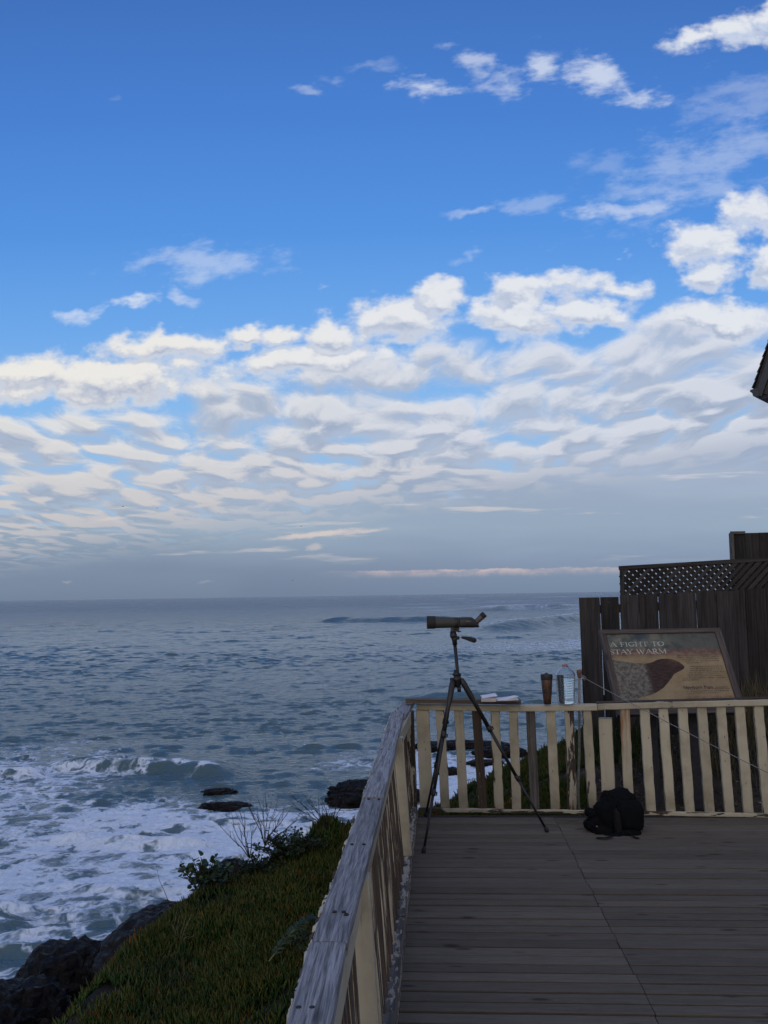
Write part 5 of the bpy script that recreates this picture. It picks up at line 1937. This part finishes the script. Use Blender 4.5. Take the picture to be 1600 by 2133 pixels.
GL = {
    'A': (.86, [([(.05, 0), (.43, 1)], TN), ([(.43, 1), (.80, 0)], TK), ([(.20, .34), (.66, .34)], TN), ([(-.02, .015), (.16, .015)], TN), ([(.66, .015), (.92, .015)], TN)]),
    'F': (.62, [([(.16, 0), (.16, 1)], TK), ([(.04, .975), (.58, .975)], TN), ([(.16, .52), (.48, .52)], TN), ([(.56, .97), (.58, .78)], TN), ([(.48, .62), (.48, .42)], TN), ([(.02, .015), (.32, .015)], TN)]),
    'I': (.36, [([(.18, 0), (.18, 1)], TK), ([(.03, .015), (.33, .015)], TN), ([(.03, .985), (.33, .985)], TN)]),
    'G': (.84, [(arc(.46, .5, .36, .48, 50, 180), TN * 1.6), (arc(.46, .5, .36, .48, 180, 300), TK * .9), ([(.70, .08), (.70, .42)], TK), ([(.54, .42), (.84, .42)], TN), ([(.70, .86), (.74, .98)], TN)]),
    'H': (.92, [([(.18, 0), (.18, 1)], TK), ([(.74, 0), (.74, 1)], TK), ([(.18, .52), (.74, .52)], TN), ([(.02, .015), (.34, .015)], TN), ([(.58, .015), (.90, .015)], TN), ([(.02, .985), (.34, .985)], TN), ([(.58, .985), (.90, .985)], TN)]),
    'T': (.74, [([(.37, 0), (.37, 1)], TK), ([(.03, .975), (.71, .975)], TN), ([(.03, .97), (.01, .76)], TN), ([(.71, .97), (.73, .76)], TN), ([(.21, .015), (.53, .015)], TN)]),
    'O': (.90, [(arc(.45, .5, .36, .47, 60, 120), TN), (arc(.45, .5, .36, .47, 120, 240), TK), (arc(.45, .5, .36, .47, 240, 300), TN), (arc(.45, .5, .36, .47, 300, 420), TK)]),
    'S': (.62, [(arc(.32, .74, .22, .23, 30, 180), TN * 1.5), ([(.10, .74), (.16, .60), (.44, .42), (.53, .27)], TK * .9), (arc(.31, .26, .22, .24, 0, -150), TN * 1.5), ([(.51, .98), (.53, .78)], TN), ([(.09, .02), (.07, .24)], TN)]),
    'Y': (.80, [([(.08, 1), (.40, .46)], TK), ([(.72, 1), (.40, .46)], TN), ([(.40, 0), (.40, .48)], TK), ([(-.02, .985), (.22, .985)], TN), ([(.58, .985), (.82, .985)], TN), ([(.24, .015), (.56, .015)], TN)]),
    'W': (1.18, [([(.08, 1), (.34, 0)], TK), ([(.34, 0), (.58, .95)], TN), ([(.50, 1), (.78, 0)], TK), ([(.78, 0), (1.08, 1)], TN), ([(-.02, .985), (.22, .985)], TN), ([(.94, .985), (1.18, .985)], TN)]),
    'R': (.82, [([(.18, 0), (.18, 1)], TK), ([(.04, .98), (.38, .98)], TN), (arc(.38, .74, .22, .24, 90, -90), TK * .8), ([(.18, .50), (.38, .50)], TN), ([(.36, .50), (.72, .0)], TK), ([(.02, .015), (.34, .015)], TN), ([(.66, .015), (.84, .015)], TN)]),
    'M': (1.06, [([(.14, 0), (.14, 1)], TN), ([(.14, 1), (.52, .08)], TK), ([(.52, .08), (.88, 1)], TN), ([(.88, 0), (.88, 1)], TK), ([(.0, .015), (.28, .015)], TN), ([(.72, .015), (1.04, .015)], TN), ([(.0, .985), (.16, .985)], TN), ([(.86, .985), (1.04, .985)], TN)]),
    'D': (.86, [([(.18, 0), (.18, 1)], TK), ([(.03, .985), (.40, .985)], TN), ([(.03, .015), (.40, .015)], TN), (arc(.40, .5, .36, .485, 90, -90, 12), TK)]),
    'N': (.90, [([(.14, 0), (.14, 1)], TN), ([(.12, 1), (.74, .02)], TK), ([(.74, 0), (.74, 1)], TN), ([(.0, .015), (.28, .015)], TN), ([(.60, .985), (.88, .985)], TN)]),
    'E': (.68, [([(.16, 0), (.16, 1)], TK), ([(.03, .98), (.58, .98)], TN), ([(.16, .52), (.46, .52)], TN), ([(.03, .02), (.62, .02)], TN), ([(.57, .97), (.59, .78)], TN), ([(.60, .02), (.64, .24)], TN)]),
    'C': (.80, [(arc(.44, .5, .35, .47, 50, 120), TN * 1.4), (arc(.44, .5, .35, .47, 120, 240), TK), (arc(.44, .5, .35, .47, 240, 315), TN * 1.4), ([(.67, .84), (.70, .98)], TN)]),
    'L': (.64, [([(.16, 0), (.16, 1)], TK), ([(.02, .985), (.32, .985)], TN), ([(.02, .02), (.58, .02)], TN), ([(.57, .02), (.61, .26)], TN)]),
    ' ': (.42, []),
}


def write(mb_, text, x0, y0, x1, h, z=.0136, wmul=1.0):
    """text with its baseline at y0 (down), from x0 to x1"""
    tot = sum(GL[c][0] for c in text)
    k = (x1 - x0) / tot
    x = x0
    lay = 0
    for c in text:
        w, strokes = GL[c]
        for pts, th in strokes:
            th = max(th * wmul, .045) * h
            for (ax_, ay_), (bx_, by_) in zip(pts[:-1], pts[1:]):
                a_ = np.array([x + ax_ * k, y0 - ay_ * h])
                b__ = np.array([x + bx_ * k, y0 - by_ * h])
                d_ = b__ - a_
                L_ = np.hypot(*d_) + 1e-9
                d_ = d_ / L_
                n_ = np.array([-d_[1], d_[0]]) * th / 2
                e_ = d_ * th * .2
                zz = z + .00006 * (lay % 7)
                lay += 1
                mb_.add([s3(*(a_ - e_ - n_), zz), s3(*(b__ + e_ - n_), zz), s3(*(b__ + e_ + n_), zz), s3(*(a_ - e_ + n_), zz)], [(0, 1, 2, 3)])
        x += w * k


mb = MB()
for text, (xa, ya), (xb, yb), hh in (('A FIGHT TO', (190, 276), (728, 276), 41), ('STAY WARM', (190, 351), (752, 351), 45)):
    a_, b__ = sl(*z2(xa, ya)), sl(*z2(xb, yb))
    top_ = sl(*z2(xa, ya - hh))
    write(mb, text, a_[0], a_[1], b__[0], a_[1] - top_[1], wmul=1.25)
mb.build('title_lettering', M['ink_pale'], sign)
mb = MB()
a_, b__, top_ = sl(*z2(948, 783)), sl(*z2(1398, 783)), sl(*z2(948, 763))
write(mb, 'DO NOT GET CLOSER THAN', a_[0], a_[1], b__[0], a_[1] - top_[1], wmul=1.15)
mb.build('red_warning_lettering', M['ink_red'], sign)

# the heading above the last paragraph
cu = bpy.data.curves.new('heading_text', 'FONT')
cu.body = 'Newborn Pups'
cu.offset = .022
cu.resolution_u = 3
tmp = bpy.data.objects.new('heading_text', cu)
COL.objects.link(tmp)
bpy.context.view_layer.update()
dg = bpy.context.evaluated_depsgraph_get()
tm = tmp.evaluated_get(dg).to_mesh()
vv = np.array([v_.co[:] for v_ in tm.vertices])
ff = [tuple(p_.vertices) for p_ in tm.polygons]
tmp.evaluated_get(dg).to_mesh_clear()
bpy.data.objects.remove(tmp)
bpy.data.curves.remove(cu)
a_, b__ = sl(*z2(912, 688)), sl(*z2(1200, 688))
sc_ = (b__[0] - a_[0]) / (vv[:, 0].max() - vv[:, 0].min())
mb = MB()
mb.add([s3(a_[0] + (p_[0] - vv[:, 0].min()) * sc_, a_[1] - p_[1] * sc_ * .95, .0138) for p_ in vv], ff)
mb.build('heading_lettering', M['ink_brown'], sign)

# paragraphs too weathered to read: lines of broken small strokes
mb = MB()
lines = [(836, 1200, 363), (834, 1252, 382), (882, 1248, 400), (918, 1258, 418), (936, 1092, 436), (958, 1288, 471), (966, 1306, 490), (966, 1304, 509), (966, 1306, 528), (955, 1262, 547), (938, 1280, 565), (893, 1316, 585), (895, 1072, 604),
         (1216, 1340, 673), (925, 1360, 694), (930, 1358, 714), (936, 1226, 733), (498, 762, 802)]
for xa, xb, yy in lines:
    a_, b__ = sl(*z2(xa, yy)), sl(*z2(xb, yy))
    x, y = a_[0], a_[1]
    rr = np.random.default_rng(int(xa * 7 + yy))
    word = 0
    while x < b__[0]:
        if word <= 0:
            word = int(rr.integers(2, 9))
            x += .0042
            continue
        w_ = rr.uniform(.0024, .0046)
        h_ = rr.choice([.0056, .0060, .0064, .0086])
        if rr.random() < .86:
            t_ = rr.uniform(.0020, .0032)
            p_ = [(x, y + .003), (x + t_, y + .003), (x + t_, y + .003 - h_), (x, y + .003 - h_)]
            mb.add([s3(*q, .0137) for q in p_], [(0, 1, 2, 3)])
            yb_ = y + .003 - rr.choice([.0, .0028, .0050])
            p_ = [(x + t_, yb_), (x + w_ - .0006, yb_), (x + w_ - .0006, yb_ - .0028), (x + t_, yb_ - .0028)]
            mb.add([s3(*q, .0137) for q in p_], [(0, 1, 2, 3)])
        x += w_
        word -= 1
mb.build('small_print', M['ink_dark'], sign)
for u, w_ in ((1362, .10), (1451, .15)):
    mb = MB()
    y_ = 7.78 if u < 1400 else 7.74
    p = yp(u, 1560, y_)
    mb.beam(np.array([p[0], p[1], -.3]), np.array([p[0] - .012, p[1] + .03, .74]), w_ * .85, .09, FD, .004, 4, .001)
    mb.build('leg', M['post_blue'], sign)
mb = MB()
mb.beam(s3(.12, SL * .45, -.055), s3(SW - .12, SL * .45, -.055), .09, .04, SD, .003)
mb.build('back_brace', M['wood_dark'], sign)

# ------------------------------------------------------------------ house at the right: only the corner of its steep roof shows
HE = yp(1573, 813, 11.0)
HA = unit(np.array([math.cos(math.radians(-40)), math.sin(math.radians(-40)), 0]))     # along the gable
HG = np.array([-HA[1], HA[0], 0])                                                     # along the eaves, away
house = empty('house', HE + HA * 3 + HG * 4 - ZUP * HE[2], 'house at the right edge with a steep dark shingled roof corner and gutter', 'house')
SLP = unit(HA + ZUP * 2.54)
mb = MB()
rw = np.cross(HG, SLP)
LEN = 8.0
for k in range(14):                       # courses of shingles
    a = HE + SLP * (.10 * k) + ZUP * .02
    b = a + SLP * .112
    for s in range(40):
        o_ = HG * (LEN / 40 * s - .03)
        mb.beam(a + o_ + HG * .1 + rw * (-.030 + random.uniform(-.002, .002)), b + o_ + HG * .1 + rw * -.018, LEN / 40 - .004, .012, HG, .001)
mb.build('roof', M['shingle'], house)
mb = MB()
a, b = HE + SLP * -.02 + rw * .012, HE + SLP * 1.42 + rw * .012
mb.beam(a + HG * (LEN / 2 - .02), b + HG * (LEN / 2 - .02), LEN + .02, .03, HG, .002)
top = b
mb.beam(top + HG * LEN / 2, top + HA * 2.6 + ZUP * 1.0 + HG * LEN / 2, LEN + .1, .05, HG, .002)
mb.beam(top + HA * 5.2 + HG * LEN / 2, top + HA * 2.6 + ZUP * 1.0 + HG * LEN / 2, LEN + .1, .05, HG, .002)
mb.beam(HE + HA * 6.0 + HG * LEN / 2, top + HA * 5.2 + HG * LEN / 2, LEN + .02, .05, HG, .002)
mb.build('roof_deck', M['shingle'], house)
mb = MB()
mb.beam(HE + rw * .075 - HG * .035 + SLP * -.06, HE + SLP * 1.44 + rw * .075 - HG * .035, .085, .024, rw, .002)
mb.build('rake_board', M['trim'], house)
mb = MB()
mb.beam(HE + rw * .150 - HG * .012 + SLP * -.02, HE + SLP * 1.44 + rw * .150 - HG * .012, .062, .020, rw, .002)
mb.build('rake_trim', M['soffit'], house)
mb = MB()
gp = [(-.015, .000), (-.070, -.008), (-.078, -.030), (-.062, -.042), (-.048, -.058), (-.042, -.090), (-.030, -.100), (.030, -.100), (.030, .0), (.022, .0), (.022, -.092), (-.034, -.092)]
vs, fs = [], []
base = HE + HA * .03 + ZUP * .01
for s in (-.06, LEN):
    for x, z in gp:
        vs.append(base + HA * x + ZUP * z + HG * s)
n = len(gp)
for i in range(n - 1):
    fs.append((i, i + 1, n + i + 1, n + i))
fs.append(tuple(range(9)))
mb.add(vs, fs)
mb.build('gutter', M['trim'], house)
mb = MB()
# boxed eave: a wedge from the gutter to the wall, level underneath
q0 = HE + HA * .035 - ZUP * .115
tri_ = [(0, 0), (.62, 0), (.62, 1.30), (.10, .16), (0, .02)]
vs, fs = [], []
for s in (.006, LEN):
    for x, z in tri_:
        vs.append(q0 + HA * x + ZUP * z + HG * s)
fs = [(0, 1, 2, 3, 4), (9, 8, 7, 6, 5)] + [(i, 5 + i, 5 + (i + 1) % 5, (i + 1) % 5) for i in range(5)]
mb.add(vs, fs)
mb.build('boxed_eave', M['soffit'], house)
mb = MB()
w0 = HE + HA * .50 + HG * .30
for (p, q) in ((w0, w0 + HA * 5.0), (w0 + HG * .1, w0 + HG * (LEN - .5))):
    d_ = unit(q - p)
    nn_ = HG if abs(d_ @ HA) > .5 else HA
    z = .2
    while z < HE[2] - .16:
        a, b = p.copy(), q.copy()
        a[2] = b[2] = z + .08
        mb.beam(a + nn_ * .02, b + nn_ * .02, .168, .02, ZUP + nn_ * .08, .002)
        z += .15
gv = []
for off_ in (.02, .10):
    for x, z in ((.50, -.35), (.56, 1.24), (3.12, 2.22), (5.62, 1.24), (5.50, -.35)):
        gv.append(HE + HA * x + ZUP * z + HG * (.30 + off_))
mb.add(gv, [(0, 1, 2, 3, 4), (9, 8, 7, 6, 5)] + [(i, 5 + i, 5 + (i + 1) % 5, (i + 1) % 5) for i in range(5)])
mb.build('wall', M['wall'], house)
mb = MB()
c = w0 + HA * 2.0
c[2] = HE[2] - 1.3
for dx_, dz_, w_, h_ in ((0, .5, 1.1, .09), (0, -.5, 1.1, .09), (-.5, 0, .09, .92), (.5, 0, .09, .92)):
    a = c + HA * dx_ + ZUP * dz_ - HG * .012
    mb.beam(a - HA * w_ / 2, a + HA * w_ / 2, h_, .05, ZUP, .002)
win = mb.build('window', M['trim'], house)
mb = MB()
mb.beam(c - HA * .455 - HG * .002, c + HA * .455 - HG * .002, .91, .01, ZUP, .001)
mb.build('pane', M['pane'], win)
